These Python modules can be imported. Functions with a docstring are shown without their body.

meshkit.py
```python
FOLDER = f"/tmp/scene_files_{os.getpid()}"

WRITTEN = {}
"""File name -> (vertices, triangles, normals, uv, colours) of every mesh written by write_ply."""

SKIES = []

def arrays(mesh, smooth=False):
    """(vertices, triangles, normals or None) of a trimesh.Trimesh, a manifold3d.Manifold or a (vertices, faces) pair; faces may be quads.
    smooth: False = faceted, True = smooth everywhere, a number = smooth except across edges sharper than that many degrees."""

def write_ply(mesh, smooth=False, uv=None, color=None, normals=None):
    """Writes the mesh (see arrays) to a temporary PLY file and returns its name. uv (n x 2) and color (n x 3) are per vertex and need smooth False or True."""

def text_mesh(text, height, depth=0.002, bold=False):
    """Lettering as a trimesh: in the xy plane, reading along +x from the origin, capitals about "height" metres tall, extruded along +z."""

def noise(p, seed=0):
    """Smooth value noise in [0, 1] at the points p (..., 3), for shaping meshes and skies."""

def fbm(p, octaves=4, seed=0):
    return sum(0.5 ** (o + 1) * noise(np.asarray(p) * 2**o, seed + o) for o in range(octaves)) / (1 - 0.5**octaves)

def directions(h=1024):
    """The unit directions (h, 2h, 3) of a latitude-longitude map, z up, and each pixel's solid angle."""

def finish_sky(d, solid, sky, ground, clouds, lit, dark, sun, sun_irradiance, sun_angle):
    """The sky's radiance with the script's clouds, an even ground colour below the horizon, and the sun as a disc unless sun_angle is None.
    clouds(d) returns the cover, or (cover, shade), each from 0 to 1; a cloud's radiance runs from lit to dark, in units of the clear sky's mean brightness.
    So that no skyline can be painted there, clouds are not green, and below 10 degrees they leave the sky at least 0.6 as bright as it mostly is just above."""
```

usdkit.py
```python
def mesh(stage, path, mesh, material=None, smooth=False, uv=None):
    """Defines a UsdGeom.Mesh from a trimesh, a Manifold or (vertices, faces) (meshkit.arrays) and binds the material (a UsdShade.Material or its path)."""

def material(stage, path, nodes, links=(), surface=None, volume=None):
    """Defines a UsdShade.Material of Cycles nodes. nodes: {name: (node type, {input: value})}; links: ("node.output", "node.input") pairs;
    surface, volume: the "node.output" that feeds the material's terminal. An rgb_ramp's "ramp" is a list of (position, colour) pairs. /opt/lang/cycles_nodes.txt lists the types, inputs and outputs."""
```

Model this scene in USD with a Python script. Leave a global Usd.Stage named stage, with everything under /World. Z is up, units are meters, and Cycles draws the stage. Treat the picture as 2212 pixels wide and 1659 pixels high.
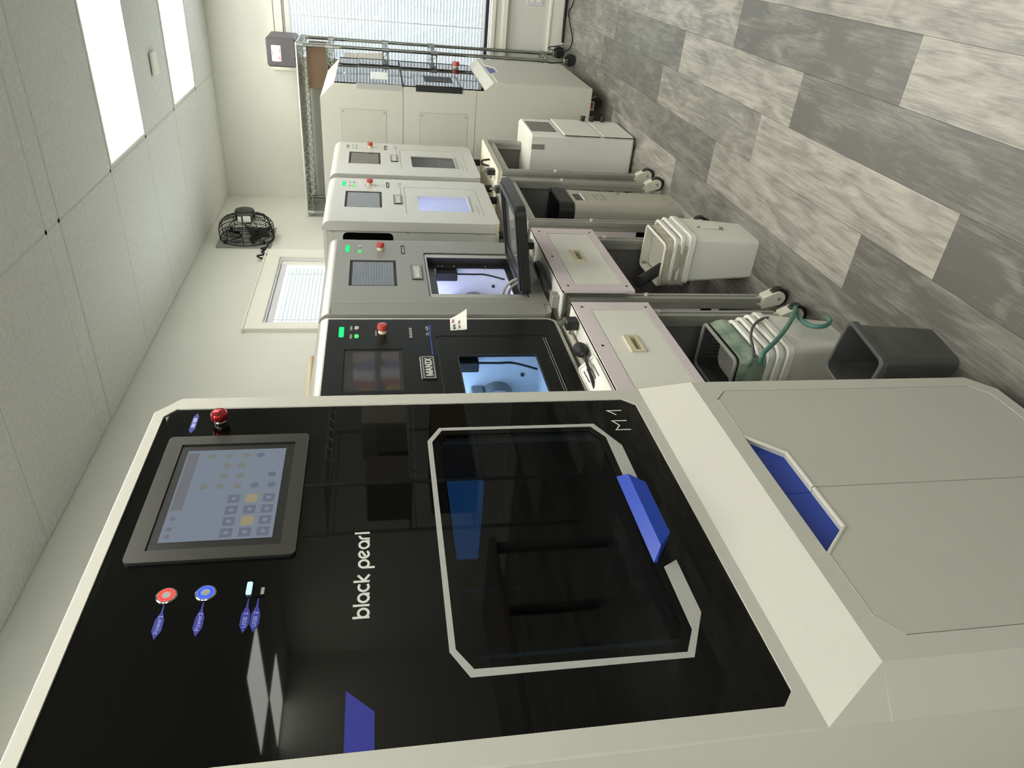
import math, numpy as np, trimesh, usdkit, meshkit
from pxr import Usd, UsdGeom, UsdLux, UsdShade, Gf, Sdf, Vt
from shapely.geometry import Polygon, LineString, Point, box as sbox
from shapely import affinity
from shapely.ops import unary_union

stage = Usd.Stage.CreateInMemory()
UsdGeom.SetStageUpAxis(stage, UsdGeom.Tokens.z)
UsdGeom.SetStageMetersPerUnit(stage, 1.0)
W = UsdGeom.Xform.Define(stage, '/World')
stage.SetDefaultPrim(W.GetPrim())

# ------------------------------------------------------------ camera (portrait phone turned on its side), light, exposure
EXPOSURE = 0.80
SKY = 0.98
PANEL = 5.2
EYE = 1.412
R_RIGHT = (0.8422, 0.5388, -0.0171); R_DOWN = (0.0836, -0.1618, -0.9833); R_FWD = (-0.5326, 0.8267, -0.1813)
def orth():
    f = np.array(R_FWD); f /= np.linalg.norm(f)
    d = np.array(R_DOWN); d -= f * (d @ f); d /= np.linalg.norm(d)
    return d, np.cross(d, f) * -1.0, f
d_, r_, f_ = orth()
if r_ @ np.array(R_RIGHT) < 0: r_ = -r_
cam = UsdGeom.Camera.Define(stage, '/World/camera')
cam.AddTransformOp().Set(Gf.Matrix4d(*d_, 0, *r_, 0, *(-f_), 0, 0, 0, EYE, 1))
cam.CreateHorizontalApertureAttr(36.0); cam.CreateVerticalApertureAttr(27.0)
cam.CreateFocalLengthAttr(36.0 * 1542.0 / 2212.0)
cam.CreateClippingRangeAttr(Gf.Vec2f(0.02, 100))
cam.CreateExposureAttr(EXPOSURE)
dome = UsdLux.DomeLight.Define(stage, '/World/sky')
dome.CreateIntensityAttr(SKY); dome.CreateColorAttr(Gf.Vec3f(0.90, 0.96, 1.0))

# ------------------------------------------------------------ materials
def lin(c):
    c = np.array(c, float) / 255.0
    return tuple(np.where(c < 0.04045, c / 12.92, ((c + 0.055) / 1.055) ** 2.4))
def mat(name, color, rough=0.5, metal=0.0, spec=0.5, bump=0.0, bscale=300.0, **kw):
    nodes = {'p': ('principled_bsdf', dict(base_color=color, roughness=rough, metallic=metal, specular_ior_level=spec, **kw))}
    links = []
    if bump:
        nodes['g'] = ('geometry', {}); nodes['n'] = ('noise_texture', dict(scale=bscale, detail=2.0))
        nodes['b'] = ('bump', dict(strength=bump, distance=0.002))
        links = [('g.position', 'n.vector'), ('n.fac', 'b.height'), ('b.normal', 'p.normal')]
    return usdkit.material(stage, '/World/Looks/' + name, nodes, links, surface='p.BSDF')
def emit(name, color, strength):
    return usdkit.material(stage, '/World/Looks/' + name, {'e': ('emission', dict(color=color, strength=strength))}, [], surface='e.emission')

def mottled(name, c0, c1, scale, rough, bump=0.0, bs=400.0, bd=0.002, detail=4.0):
    return usdkit.material(stage, '/World/Looks/' + name, {
        'g': ('geometry', {}), 'n': ('noise_texture', dict(scale=scale, detail=detail)),
        'r': ('rgb_ramp', {'ramp': [(0.3, c0), (0.7, c1)]}),
        'n2': ('noise_texture', dict(scale=bs, detail=3.0)), 'b': ('bump', dict(strength=bump, distance=bd)),
        'p': ('principled_bsdf', dict(roughness=rough))},
        [('g.position', 'n.vector'), ('n.fac', 'r.fac'), ('r.color', 'p.base_color'), ('g.position', 'n2.vector'), ('n2.fac', 'b.height'), ('b.normal', 'p.normal')], surface='p.BSDF')

M = {}
M['wall'] = mottled('wall_paint', (0.76, 0.765, 0.69), (0.80, 0.805, 0.73), 1.5, 0.75, 0.15, 250, 0.002)
M['ceil'] = mottled('ceiling_tile', (0.70, 0.71, 0.68), (0.80, 0.81, 0.77), 60.0, 0.9, 0.6, 160, 0.004)
M['grid'] = mat('ceiling_grid', (0.62, 0.63, 0.60), 0.6)
M['dark_gap'] = mat('dark_gap', (0.03, 0.03, 0.03), 0.9)
M['trim'] = mat('trim_paint', (0.90, 0.88, 0.79), 0.5)
M['sash'] = mat('window_vinyl', (0.75, 0.75, 0.78), 0.4)
M['white'] = mat('machine_white', (0.67, 0.66, 0.58), 0.45, bump=0.08, bscale=900)
M['white_unit'] = mat('unit_white', (0.90, 0.885, 0.80), 0.45)
M['white_door'] = mat('machine_door_white', (0.63, 0.62, 0.54), 0.45, bump=0.08, bscale=900)
M['black_gloss'] = mat('black_acrylic', (0.003, 0.003, 0.003), 0.02, spec=0.30)
M['black_glass'] = mat('dark_window', (0.003, 0.006, 0.010), 0.02, spec=0.42)
M['black_satin'] = mat('black_satin', (0.018, 0.018, 0.018), 0.38)
M['black_matte'] = mat('black_matte', (0.015, 0.015, 0.016), 0.7)
M['blk_panel'] = mat('black_machine_panel', (0.010, 0.011, 0.010), 0.36, spec=0.15)
M['silver_stripe'] = mat('silver_stripe', (0.50, 0.50, 0.47), 0.4, metal=0.0)
M['bezel'] = mat('screen_bezel', (0.085, 0.085, 0.078), 0.34, metal=0.8)
M['bezel_in'] = mat('screen_bezel_inner', (0.012, 0.012, 0.012), 0.3)
M['blue'] = mat('blue_anodised', (0.012, 0.055, 0.42), 0.32, metal=0.0)
M['blue_print'] = mat('blue_print', (0.032, 0.038, 0.32), 0.35)
M['blue_text'] = mat('pale_blue_print', (0.42, 0.48, 0.85), 0.4)
M['white_print'] = mat('white_print', (0.78, 0.78, 0.72), 0.4)
M['chrome'] = mat('chrome', (0.46, 0.48, 0.44), 0.18, metal=1.0)
M['steel'] = mat('brushed_steel', (0.50, 0.50, 0.48), 0.35, metal=1.0)
M['alu'] = mat('aluminium_extrusion', (0.44, 0.44, 0.40), 0.38, metal=0.55)
M['silver'] = mat('silver_paint', (0.30, 0.30, 0.27), 0.42, metal=0.15, bump=0.1, bscale=1200)
M['silver_lt'] = mat('light_silver_paint', (0.62, 0.62, 0.57), 0.38, metal=0.1, bump=0.05, bscale=1200)
M['bullnose'] = mat('bullnose_silver', (0.50, 0.495, 0.45), 0.33, metal=0.45)
M['grey'] = mat('grey_plastic', (0.30, 0.30, 0.28), 0.5)
M['red'] = mat('red_plastic', (0.52, 0.075, 0.06), 0.35)
M['red_metal'] = mat('red_anodised', (0.35, 0.02, 0.025), 0.2, metal=0.7)
M['cream'] = mat('cream_plastic', (0.72, 0.66, 0.46), 0.45)
M['cream_body'] = mat('caster_cream', (0.72, 0.70, 0.58), 0.45)
M['lilac'] = mat('lilac_sheet', (0.80, 0.71, 0.725), 0.5)
M['drawer'] = mat('drawer_panel', (0.88, 0.865, 0.78), 0.5)
M['carttop'] = mat('cart_top', (0.85, 0.82, 0.68), 0.5)
M['cartedge'] = mat('cart_top_edge', (0.52, 0.49, 0.40), 0.5)
M['cart_dark'] = mat('cart_back_panel', (0.22, 0.205, 0.195), 0.6)
M['bin_white'] = mottled('bin_white', (0.84, 0.83, 0.75), (0.89, 0.88, 0.80), 5.0, 0.4)
M['rim_white'] = mat('rim_white', (0.90, 0.89, 0.82), 0.35)
M['basket'] = mat('basket_cream', (0.86, 0.83, 0.73), 0.45)
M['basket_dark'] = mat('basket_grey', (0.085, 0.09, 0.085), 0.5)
M['basket_rim'] = mat('basket_grey_rim', (0.36, 0.36, 0.34), 0.35)
M['cloth'] = mottled('stained_cloth', (0.36, 0.33, 0.25), (0.60, 0.57, 0.46), 30.0, 0.85)
M['green'] = mottled('green_bag', (0.16, 0.25, 0.19), (0.42, 0.50, 0.38), 22.0, 0.45)
M['teal'] = mat('teal_hose', (0.09, 0.24, 0.20), 0.35)
M['bin_grey'] = mottled('bin_grey', (0.075, 0.078, 0.074), (0.12, 0.122, 0.115), 14.0, 0.35)
M['beige'] = mat('beige_plastic', (0.50, 0.48, 0.39), 0.45)
M['beige_dark'] = mat('brown_label', (0.06, 0.055, 0.048), 0.4)
M['cardboard'] = mottled('cardboard', (0.135, 0.088, 0.05), (0.15, 0.098, 0.058), 8.0, 0.8)
M['carton'] = mat('pale_carton', (0.55, 0.50, 0.42), 0.8)
M['purple'] = mat('purple_grey_carton', (0.095, 0.088, 0.096), 0.5)
M['paper'] = mat('paper', (0.88, 0.87, 0.80), 0.8)
M['ink'] = mat('ink', (0.10, 0.11, 0.10), 0.8)
M['pink'] = mat('pink_marker', (0.62, 0.22, 0.26), 0.8)
M['pk_violet'] = mat('violet_packet', (0.30, 0.26, 0.50), 0.5)
M['pk_red'] = mat('red_packet', (0.55, 0.10, 0.08), 0.5)
M['pk_yellow'] = mat('yellow_packet', (0.65, 0.48, 0.10), 0.5)
M['wood'] = mat('pale_wood', (0.52, 0.41, 0.26), 0.6)
M['fan_plate'] = mat('fan_plate', (0.33, 0.33, 0.30), 0.5)
M['interior'] = mat('machine_interior', (0.62, 0.63, 0.66), 0.5)
M['screen_grey'] = mat('grey_screen', (0.115, 0.115, 0.105), 0.06)
M['screen_dark'] = mat('dark_screen', (0.05, 0.05, 0.055), 0.04, spec=0.9)
M['e_panel'] = emit('light_panel', (1.0, 0.985, 0.90), PANEL)
M['e_screen'] = emit('lit_screen', lin((128, 138, 150)), 0.50)
M['e_icon'] = emit('screen_icon_grey', lin((114, 119, 132)), 0.48)
M['e_icon2'] = emit('screen_icon_pale', lin((134, 142, 156)), 0.48)
M['e_yellow'] = emit('screen_icon_yellow', lin((160, 152, 120)), 0.48)
M['e_dot'] = emit('screen_dot', lin((116, 122, 128)), 0.48)
M['e_doty'] = emit('screen_dot_warm', lin((128, 131, 126)), 0.48)
M['e_dotb'] = emit('screen_dot_blue', lin((112, 119, 134)), 0.48)
M['e_bar'] = emit('screen_bar', lin((120, 122, 128)), 0.48)
M['e_green'] = emit('green_led', (0.02, 0.62, 0.17), 1.0)
M['e_green2'] = emit('green_lamp', (0.05, 0.70, 0.12), 1.0)
M['e_red'] = emit('red_ring', (1.0, 0.07, 0.06), 1.1)
M['e_blue'] = emit('blue_ring', (0.05, 0.10, 1.0), 1.3)
M['e_usb'] = emit('usb_glow', (0.45, 0.72, 0.80), 0.9)
M['e_cool'] = emit('work_light_cool', (0.60, 0.66, 1.0), 3.6)
M['e_cool2'] = emit('work_light_blue', (0.56, 0.76, 1.0), 4.6)
def glassmat(name, tint, ior=1.45):
    return usdkit.material(stage, '/World/Looks/' + name, {'t': ('transparent_bsdf', dict(color=tint)), 'g': ('glossy_bsdf', dict(color=(1, 1, 1), roughness=0.02)), 'f': ('fresnel', dict(IOR=ior)), 'geo': ('geometry', {}),
        'inv': ('math', dict(math_type='subtract', value1=1.0)), 'mul': ('math', dict(math_type='multiply')), 'm': ('mix_closure', {})},
        [('geo.backfacing', 'inv.value2'), ('f.fac', 'mul.value1'), ('inv.value', 'mul.value2'), ('mul.value', 'm.fac'), ('t.BSDF', 'm.closure1'), ('g.BSDF', 'm.closure2')], surface='m.closure')
M['pane'] = glassmat('window_pane', (0.95, 0.97, 0.98))
M['pane_tint'] = glassmat('tinted_pane', (0.72, 0.80, 0.88), 1.15)
M['pane_dark'] = glassmat('dark_pane', (0.30, 0.36, 0.42), 1.40)
M['chamber'] = mat('chamber_dark', (0.035, 0.045, 0.055), 0.5)
M['e_blue_dim'] = emit('dim_blue_lamp', (0.06, 0.26, 0.60), 0.35)
M['pane_low'] = glassmat('clear_acrylic', (0.95, 0.95, 0.95), 1.08)
M['slat'] = usdkit.material(stage, '/World/Looks/blind_slat', {'d': ('diffuse_bsdf', dict(color=(0.80, 0.81, 0.80))), 't': ('translucent_bsdf', dict(color=(0.86, 0.89, 0.92))), 'm': ('mix_closure', dict(fac=0.30))},
    [('d.BSDF', 'm.closure1'), ('t.BSDF', 'm.closure2')], surface='m.closure')

def wood_floor():
    n = {'a': ('attribute', dict(attribute='tint')), 's': ('separate_color', {}), 'g': ('geometry', {}),
         'off': ('mix', dict(mix_type='add', fac=1.0)), 'sc': ('mix', dict(mix_type='multiply', fac=1.0, color2=(40.0, 40.0, 40.0))),
         'map': ('mapping', dict(scale=(26.0, 3.0, 1.0))), 'n1': ('noise_texture', dict(scale=1.0, detail=9.0, roughness=0.68, distortion=1.8)),
         'map2': ('mapping', dict(scale=(170.0, 6.0, 1.0))), 'n2': ('noise_texture', dict(scale=1.0, detail=6.0, roughness=0.7, distortion=0.4)),
         'map3': ('mapping', dict(scale=(9.0, 3.2, 1.0))), 'n3': ('noise_texture', dict(scale=1.0, detail=2.0, distortion=1.6)),
         'm1': ('math', dict(math_type='multiply_add', value2=0.85)), 'm2': ('math', dict(math_type='multiply_add', value2=0.75)),
         'm3': ('math', dict(math_type='multiply_add', value2=0.80)), 'c': ('math', dict(math_type='subtract', value2=0.62)),
         'r': ('rgb_ramp', {'ramp': [(0.0, (0.13, 0.125, 0.11)), (0.32, (0.25, 0.24, 0.21)), (0.55, (0.40, 0.375, 0.325)), (0.78, (0.52, 0.49, 0.42)), (1.0, (0.64, 0.605, 0.525))]}),
         'b': ('bump', dict(strength=0.25, distance=0.0015)), 'p': ('principled_bsdf', dict(roughness=0.33))}
    l = [('a.color', 's.color'), ('a.color', 'sc.color1'), ('g.position', 'off.color1'), ('sc.color', 'off.color2'),
         ('off.color', 'map.vector'), ('map.vector', 'n1.vector'), ('off.color', 'map2.vector'), ('map2.vector', 'n2.vector'), ('off.color', 'map3.vector'), ('map3.vector', 'n3.vector'),
         ('n1.fac', 'm1.value1'), ('s.r', 'm1.value3'), ('n2.fac', 'm2.value1'), ('m1.value', 'm2.value3'), ('n3.fac', 'm3.value1'), ('m2.value', 'm3.value3'),
         ('m3.value', 'c.value1'), ('c.value', 'r.fac'), ('r.color', 'p.base_color'), ('n2.fac', 'b.height'), ('b.normal', 'p.normal')]
    n['c'][1]['value2'] = 1.22
    return usdkit.material(stage, '/World/Looks/floor_plank', n, l, surface='p.BSDF')
M['plank'] = wood_floor()

# ------------------------------------------------------------ object helpers
used = {}
def numbered(path):
    k = used.get(path, 0); used[path] = k + 1
    return path if k == 0 else f'{path}_{k:03d}'
class Thing:
    def __init__(s, name, base, label=None, cat=None, group=None, kind=None):
        s.path = numbered('/World/' + name); s.base = np.array(base, float)
        x = UsdGeom.Xform.Define(stage, s.path); x.AddTranslateOp().Set(Gf.Vec3d(*map(float, s.base)))
        s.prim = x.GetPrim()
        for k, v in dict(label=label, category=cat, group=group, kind=kind).items():
            if v: s.prim.SetCustomDataByKey(k, v)
    def add(s, name, mesh, m, parent=None, label=None, smooth=30, kind=None, tint=None):
        p = numbered((parent or s.path) + '/' + name)
        if isinstance(mesh, (list, tuple)): mesh = cat(*mesh)
        mesh = mesh.copy(); mesh.apply_translation(-s.base)
        g = usdkit.mesh(stage, p, mesh, M[m], smooth=smooth)
        if tint is not None:
            n = len(g.GetPointsAttr().Get())
            UsdGeom.PrimvarsAPI(g).CreatePrimvar('tint', Sdf.ValueTypeNames.Color3fArray, 'vertex').Set(Vt.Vec3fArray.FromNumpy(np.tile(np.array(tint, np.float32), (n, 1))))
        if label: g.GetPrim().SetCustomDataByKey('label', label)
        if kind: g.GetPrim().SetCustomDataByKey('kind', kind)
        return p
def solo(name, mesh, m, label, cat_, group=None, smooth=30, base=None):
    if isinstance(mesh, (list, tuple)): mesh = cat(*mesh)
    mesh = mesh.copy(); b = np.array(base if base is not None else [mesh.bounds[:, 0].mean(), mesh.bounds[:, 1].mean(), mesh.bounds[0, 2]])
    mesh.apply_translation(-b); p = numbered('/World/' + name)
    g = usdkit.mesh(stage, p, mesh, M[m], smooth=smooth); g.AddTranslateOp().Set(Gf.Vec3d(*map(float, b)))
    for k, v in dict(label=label, category=cat_, group=group).items():
        if v: g.GetPrim().SetCustomDataByKey(k, v)
    return g

# ------------------------------------------------------------ mesh helpers
def cat(*ms): return trimesh.util.concatenate([m for m in ms])
def bx(x0, x1, y0, y1, z0, z1, b=0.0):
    lo, hi = np.minimum((x0, y0, z0), (x1, y1, z1)), np.maximum((x0, y0, z0), (x1, y1, z1))
    if b <= 0:
        m = trimesh.creation.box(extents=hi - lo); m.apply_translation((lo + hi) / 2); return m
    b = min(b, 0.45 * (hi - lo).min()); pts = []
    for k in range(3):
        for s in np.ndindex(2, 2, 2):
            p = np.where(s, hi - b, lo + b); p[k] = (lo, hi)[s[k]][k]; pts.append(p)
    return trimesh.Trimesh(np.array(pts)).convex_hull
def ex(poly, x0, x1):           # polygon in (y, z) extruded along x
    if not isinstance(poly, Polygon) and not hasattr(poly, 'geoms'): poly = Polygon(poly)
    out = []
    for g in getattr(poly, 'geoms', [poly]):
        if g.is_empty or g.area < 1e-9: continue
        m = trimesh.creation.extrude_polygon(g, abs(x1 - x0), engine='earcut'); m.vertices = m.vertices[:, [2, 0, 1]]
        m.apply_translation((min(x0, x1), 0, 0)); out.append(m)
    return cat(*out)
def ez(poly, z0, z1):           # polygon in (x, y) extruded along z
    if not isinstance(poly, Polygon) and not hasattr(poly, 'geoms'): poly = Polygon(poly)
    ms = [trimesh.creation.extrude_polygon(g, abs(z1 - z0), engine='earcut') for g in getattr(poly, 'geoms', [poly]) if g.area > 1e-10]
    m = cat(*ms); m.apply_translation((0, 0, min(z0, z1))); return m
def ey(poly, y0, y1):           # polygon in (x, z) extruded along y
    if not isinstance(poly, Polygon): poly = Polygon(poly)
    m = trimesh.creation.extrude_polygon(poly, abs(y1 - y0), engine='earcut')
    m.vertices = m.vertices[:, [0, 2, 1]]; m.faces = m.faces[:, ::-1]; m.apply_translation((0, min(y0, y1), 0)); return m
def rr(y0, y1, z0, z1, r, n=6): # rounded rectangle
    a, b, c, d = min(y0, y1), min(z0, z1), max(y0, y1), max(z0, z1)
    return sbox(a + r, b + r, c - r, d - r).buffer(r, quad_segs=n) if r > 0 else sbox(a, b, c, d)
def cyl(p, q, r, n=20, r2=None):
    p, q = np.array(p, float), np.array(q, float); L = np.linalg.norm(q - p)
    t = np.linspace(0, 2 * math.pi, n, endpoint=False); r2 = r if r2 is None else r2
    ring = np.stack([np.cos(t), np.sin(t), 0 * t], 1)
    v = np.vstack([ring * r, ring * r2 + (0, 0, L), [(0, 0, 0), (0, 0, L)]]); f = []
    for i in range(n):
        j = (i + 1) % n; f += [(i, j, n + j), (i, n + j, n + i), (2 * n, j, i), (2 * n + 1, n + i, n + j)]
    m = trimesh.Trimesh(v, f, process=False); m.apply_transform(trimesh.geometry.align_vectors((0, 0, 1), (q - p) / L)); m.apply_translation(p); return m
def ring(c, axis, r_out, r_in, h, n=28):
    pr = Point(0, 0).buffer(r_out, quad_segs=n // 4).difference(Point(0, 0).buffer(r_in, quad_segs=n // 4))
    m = trimesh.creation.extrude_polygon(pr, h, engine='earcut'); m.apply_transform(trimesh.geometry.align_vectors((0, 0, 1), axis)); m.apply_translation(c); return m
def lathe(prof, c, axis, n=28):
    t = np.linspace(0, 2 * math.pi, n, endpoint=False); v = []; f = []
    for r, h in prof: v += [(r * math.cos(a), r * math.sin(a), h) for a in t]
    k = len(prof)
    for i in range(k - 1):
        for a in range(n):
            b = (a + 1) % n; f += [(i * n + a, i * n + b, (i + 1) * n + b), (i * n + a, (i + 1) * n + b, (i + 1) * n + a)]
    v += [(0, 0, prof[0][1]), (0, 0, prof[-1][1])]; s = len(v) - 2
    for a in range(n):
        b = (a + 1) % n; f += [(s, b, a), (s + 1, (k - 1) * n + a, (k - 1) * n + b)]
    m = trimesh.Trimesh(v, f, process=False); m.apply_transform(trimesh.geometry.align_vectors((0, 0, 1), axis)); m.apply_translation(c); return m
def spline(pts, n=8):
    p = np.array(pts, float); p = np.vstack([2 * p[0] - p[1], p, 2 * p[-1] - p[-2]]); out = []
    for i in range(1, len(p) - 2):
        for t in np.linspace(0, 1, n, endpoint=False):
            a, b, c, d = p[i - 1:i + 3]
            out.append(0.5 * ((2 * b) + (c - a) * t + (2 * a - 5 * b + 4 * c - d) * t ** 2 + (3 * b - a - 3 * c + d) * t ** 3))
    return np.array(out + [p[-2]])
def tube(pts, r, n=8, smooth=8):
    p = spline(pts, smooth) if smooth else np.array(pts, float)
    t = np.gradient(p, axis=0); t /= np.linalg.norm(t, axis=1, keepdims=True) + 1e-12
    u = np.cross(t[0], (0, 0, 1) if abs(t[0][2]) < 0.9 else (1, 0, 0)); u /= np.linalg.norm(u); V = []; F = []
    a = np.linspace(0, 2 * math.pi, n, endpoint=False); rr_ = np.broadcast_to(r, (len(p),))
    for i in range(len(p)):
        u = u - t[i] * (u @ t[i]); u /= np.linalg.norm(u); w = np.cross(t[i], u)
        V.append(p[i] + rr_[i] * (np.cos(a)[:, None] * u + np.sin(a)[:, None] * w))
    for i in range(len(p) - 1):
        for j in range(n):
            k = (j + 1) % n; F += [(i * n + j, i * n + k, (i + 1) * n + k), (i * n + j, (i + 1) * n + k, (i + 1) * n + j)]
    V = np.vstack(V + [p[:1], p[-1:]]); s = len(V) - 2; e = (len(p) - 1) * n
    for j in range(n):
        k = (j + 1) % n; F += [(s, k, j), (s + 1, e + j, e + k)]
    return trimesh.Trimesh(V, F, process=False)
def hull(pts): return trimesh.Trimesh(np.array(pts, float)).convex_hull
def diff(a, *bs): return trimesh.boolean.difference([a, *bs], engine='manifold')
def inter(*a): return trimesh.boolean.intersection(list(a), engine='manifold')
def text_x(s, X, y, z, h, depth=0.0008, bold=False, width=None):   # lettering on a face that looks to +x, reading along +y
    m = meshkit.text_mesh(s, h, depth, bold)
    if width: m.vertices[:, 0] *= width / (m.bounds[1, 0] - m.bounds[0, 0])
    m.apply_translation((-m.bounds[0, 0], 0, 0)); m.vertices = m.vertices[:, [2, 0, 1]]; m.apply_translation((X, y, z)); return m
def loft(rings):                # list of (n,3) loops of equal length -> open-ended skin with caps by fan
    n = len(rings[0]); V = np.vstack(rings); F = []
    for i in range(len(rings) - 1):
        for j in range(n):
            k = (j + 1) % n; F += [(i * n + j, i * n + k, (i + 1) * n + k), (i * n + j, (i + 1) * n + k, (i + 1) * n + j)]
    return trimesh.Trimesh(V, F, process=False)
def rloop(cx, cy, hx, hy, r, z, n=5, rot=0.0):
    r = min(r, hx * 0.99, hy * 0.99)
    c = np.array(sbox(-hx + r, -hy + r, hx - r, hy - r).buffer(r, quad_segs=n).exterior.coords)[:-1]
    if Polygon(c).exterior.is_ccw is False: c = c[::-1]
    k = np.argmax(c @ np.array([1.0, 0.37])); c = np.roll(c, -k, axis=0)
    a = math.radians(rot); c = c @ np.array([[math.cos(a), math.sin(a)], [-math.sin(a), math.cos(a)]])
    return np.column_stack([c[:, 0] + cx, c[:, 1] + cy, np.full(len(c), z)])
def bin_shell(cx, cy, b, t, z0, z1, r, th=0.004, rim=0.0, rim_h=0.0, rot=0.0):
    """open tapered bin: b, t = half sizes at bottom and top; returns one closed wall with a floor"""
    L = [rloop(cx, cy, b[0], b[1], r, z0, rot=rot), rloop(cx, cy, t[0], t[1], r, z1 - rim_h, rot=rot)]
    if rim: L += [rloop(cx, cy, t[0] + rim, t[1] + rim, r + rim, z1 - rim_h, rot=rot), rloop(cx, cy, t[0] + rim, t[1] + rim, r + rim, z1 - 0.002, rot=rot)]
    L += [rloop(cx, cy, t[0] + rim * 0.6, t[1] + rim * 0.6, r + rim, z1, rot=rot), rloop(cx, cy, t[0] - th, t[1] - th, r, z1, rot=rot), rloop(cx, cy, b[0] - th, b[1] - th, r, z0 + th, rot=rot)]
    m = loft(L); n = len(L[0]); v = np.vstack([m.vertices, [(cx, cy, z0), (cx, cy, z0 + th)]]); f = list(map(tuple, m.faces)); e = (len(L) - 1) * n; s = len(v) - 2
    for j in range(n):
        k = (j + 1) % n; f += [(s, k, j), (s + 1, e + j, e + k)]
    return trimesh.Trimesh(v, f, process=False)

# ============================================================ ROOM
XL, XR, YF, YB, H = -1.94, 6.0, 5.84, -2.6, 2.567
WIN1 = (3.646, 4.571, 0.95, 2.046)      # y0 y1 z0 z1 on the left wall
WIN2 = (-0.90, 0.95, 0.562, 2.052)      # x0 x1 z0 z1 on the far wall
fl = Thing('floor', (0, 0, 0), 'grey wood-look plank floor with alternating dark and bleached boards', 'floor', kind='structure')
fl.add('subfloor', bx(XL - 0.1, XR + 0.1, YB - 0.1, YF + 0.1, -0.10, -0.006), 'dark_gap')
rng = np.random.default_rng(7)
PW = 0.1777; X0 = -0.1355
ends = {0: 1.86, 1: 2.378, 2: 1.50, 3: 1.824, 4: 2.197, 5: 1.62, 6: 2.05, 7: 1.2, -1: 2.45, -2: 1.30, -3: 2.05, -4: 1.62, -5: 2.4, -6: 1.5}
tone = {(0, 0): 0.08, (0, -1): 0.52, (0, 1): 0.42, (0, 2): 0.36, (1, 0): 0.50, (1, -1): 0.08, (1, 1): 0.12, (1, 2): 0.3, (2, 0): 0.52, (2, -1): 0.05, (2, 1): 0.34, (2, 2): 0.06,
        (3, 0): 0.50, (3, -1): 0.10, (3, 1): 0.16, (3, 2): 0.24, (4, 0): 0.22, (4, -1): 0.16, (4, 1): 0.44, (-1, 0): 0.48, (-1, -1): 0.5, (-1, 1): 0.38, (-2, 0): 0.44, (-2, 1): 0.30, (-2, -1): 0.42}
k = -40
while True:
    xb, xa = X0 - PW * k, X0 - PW * (k + 1)
    if xb < XL: break
    if xa < XR:
        e0 = ends.get(k, 1.0 + (k * 0.37) % 1.085)
        for j in range(-5, 6):
            y0, y1 = max(e0 + 1.085 * j, YB), min(e0 + 1.085 * (j + 1), YF)
            if y1 - y0 < 0.02: continue
            t = tone.get((k, j), float(rng.uniform(0.08, 0.48)))
            fl.add('plank', bx(max(xa, XL) + 0.0004, min(xb, XR) - 0.0004, y0 + 0.0005, y1 - 0.0005, -0.006, 0.0), 'plank', smooth=False, tint=(t, float(rng.uniform(0, 1)), float(rng.uniform(0, 1))))
    k += 1
ce = Thing('ceiling', (0, 0, H), 'suspended ceiling of rough white tiles with a thin grid', 'ceiling', kind='structure')
ce.add('ceiling_deck', bx(XL - 0.1, XR + 0.1, YB - 0.1, YF + 0.1, H + 0.03, H + 0.10), 'grid')
ys = [YB, -1.63, -1.01, -0.40, 0.21, 0.82, 1.43, 2.04, 2.65, 2.775, 3.405, 4.0, 4.63, 5.24, YF]
xs = [XL, -1.035, 0.185, 0.795, 1.405, 2.625, 3.845, 5.065, XR]
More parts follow.
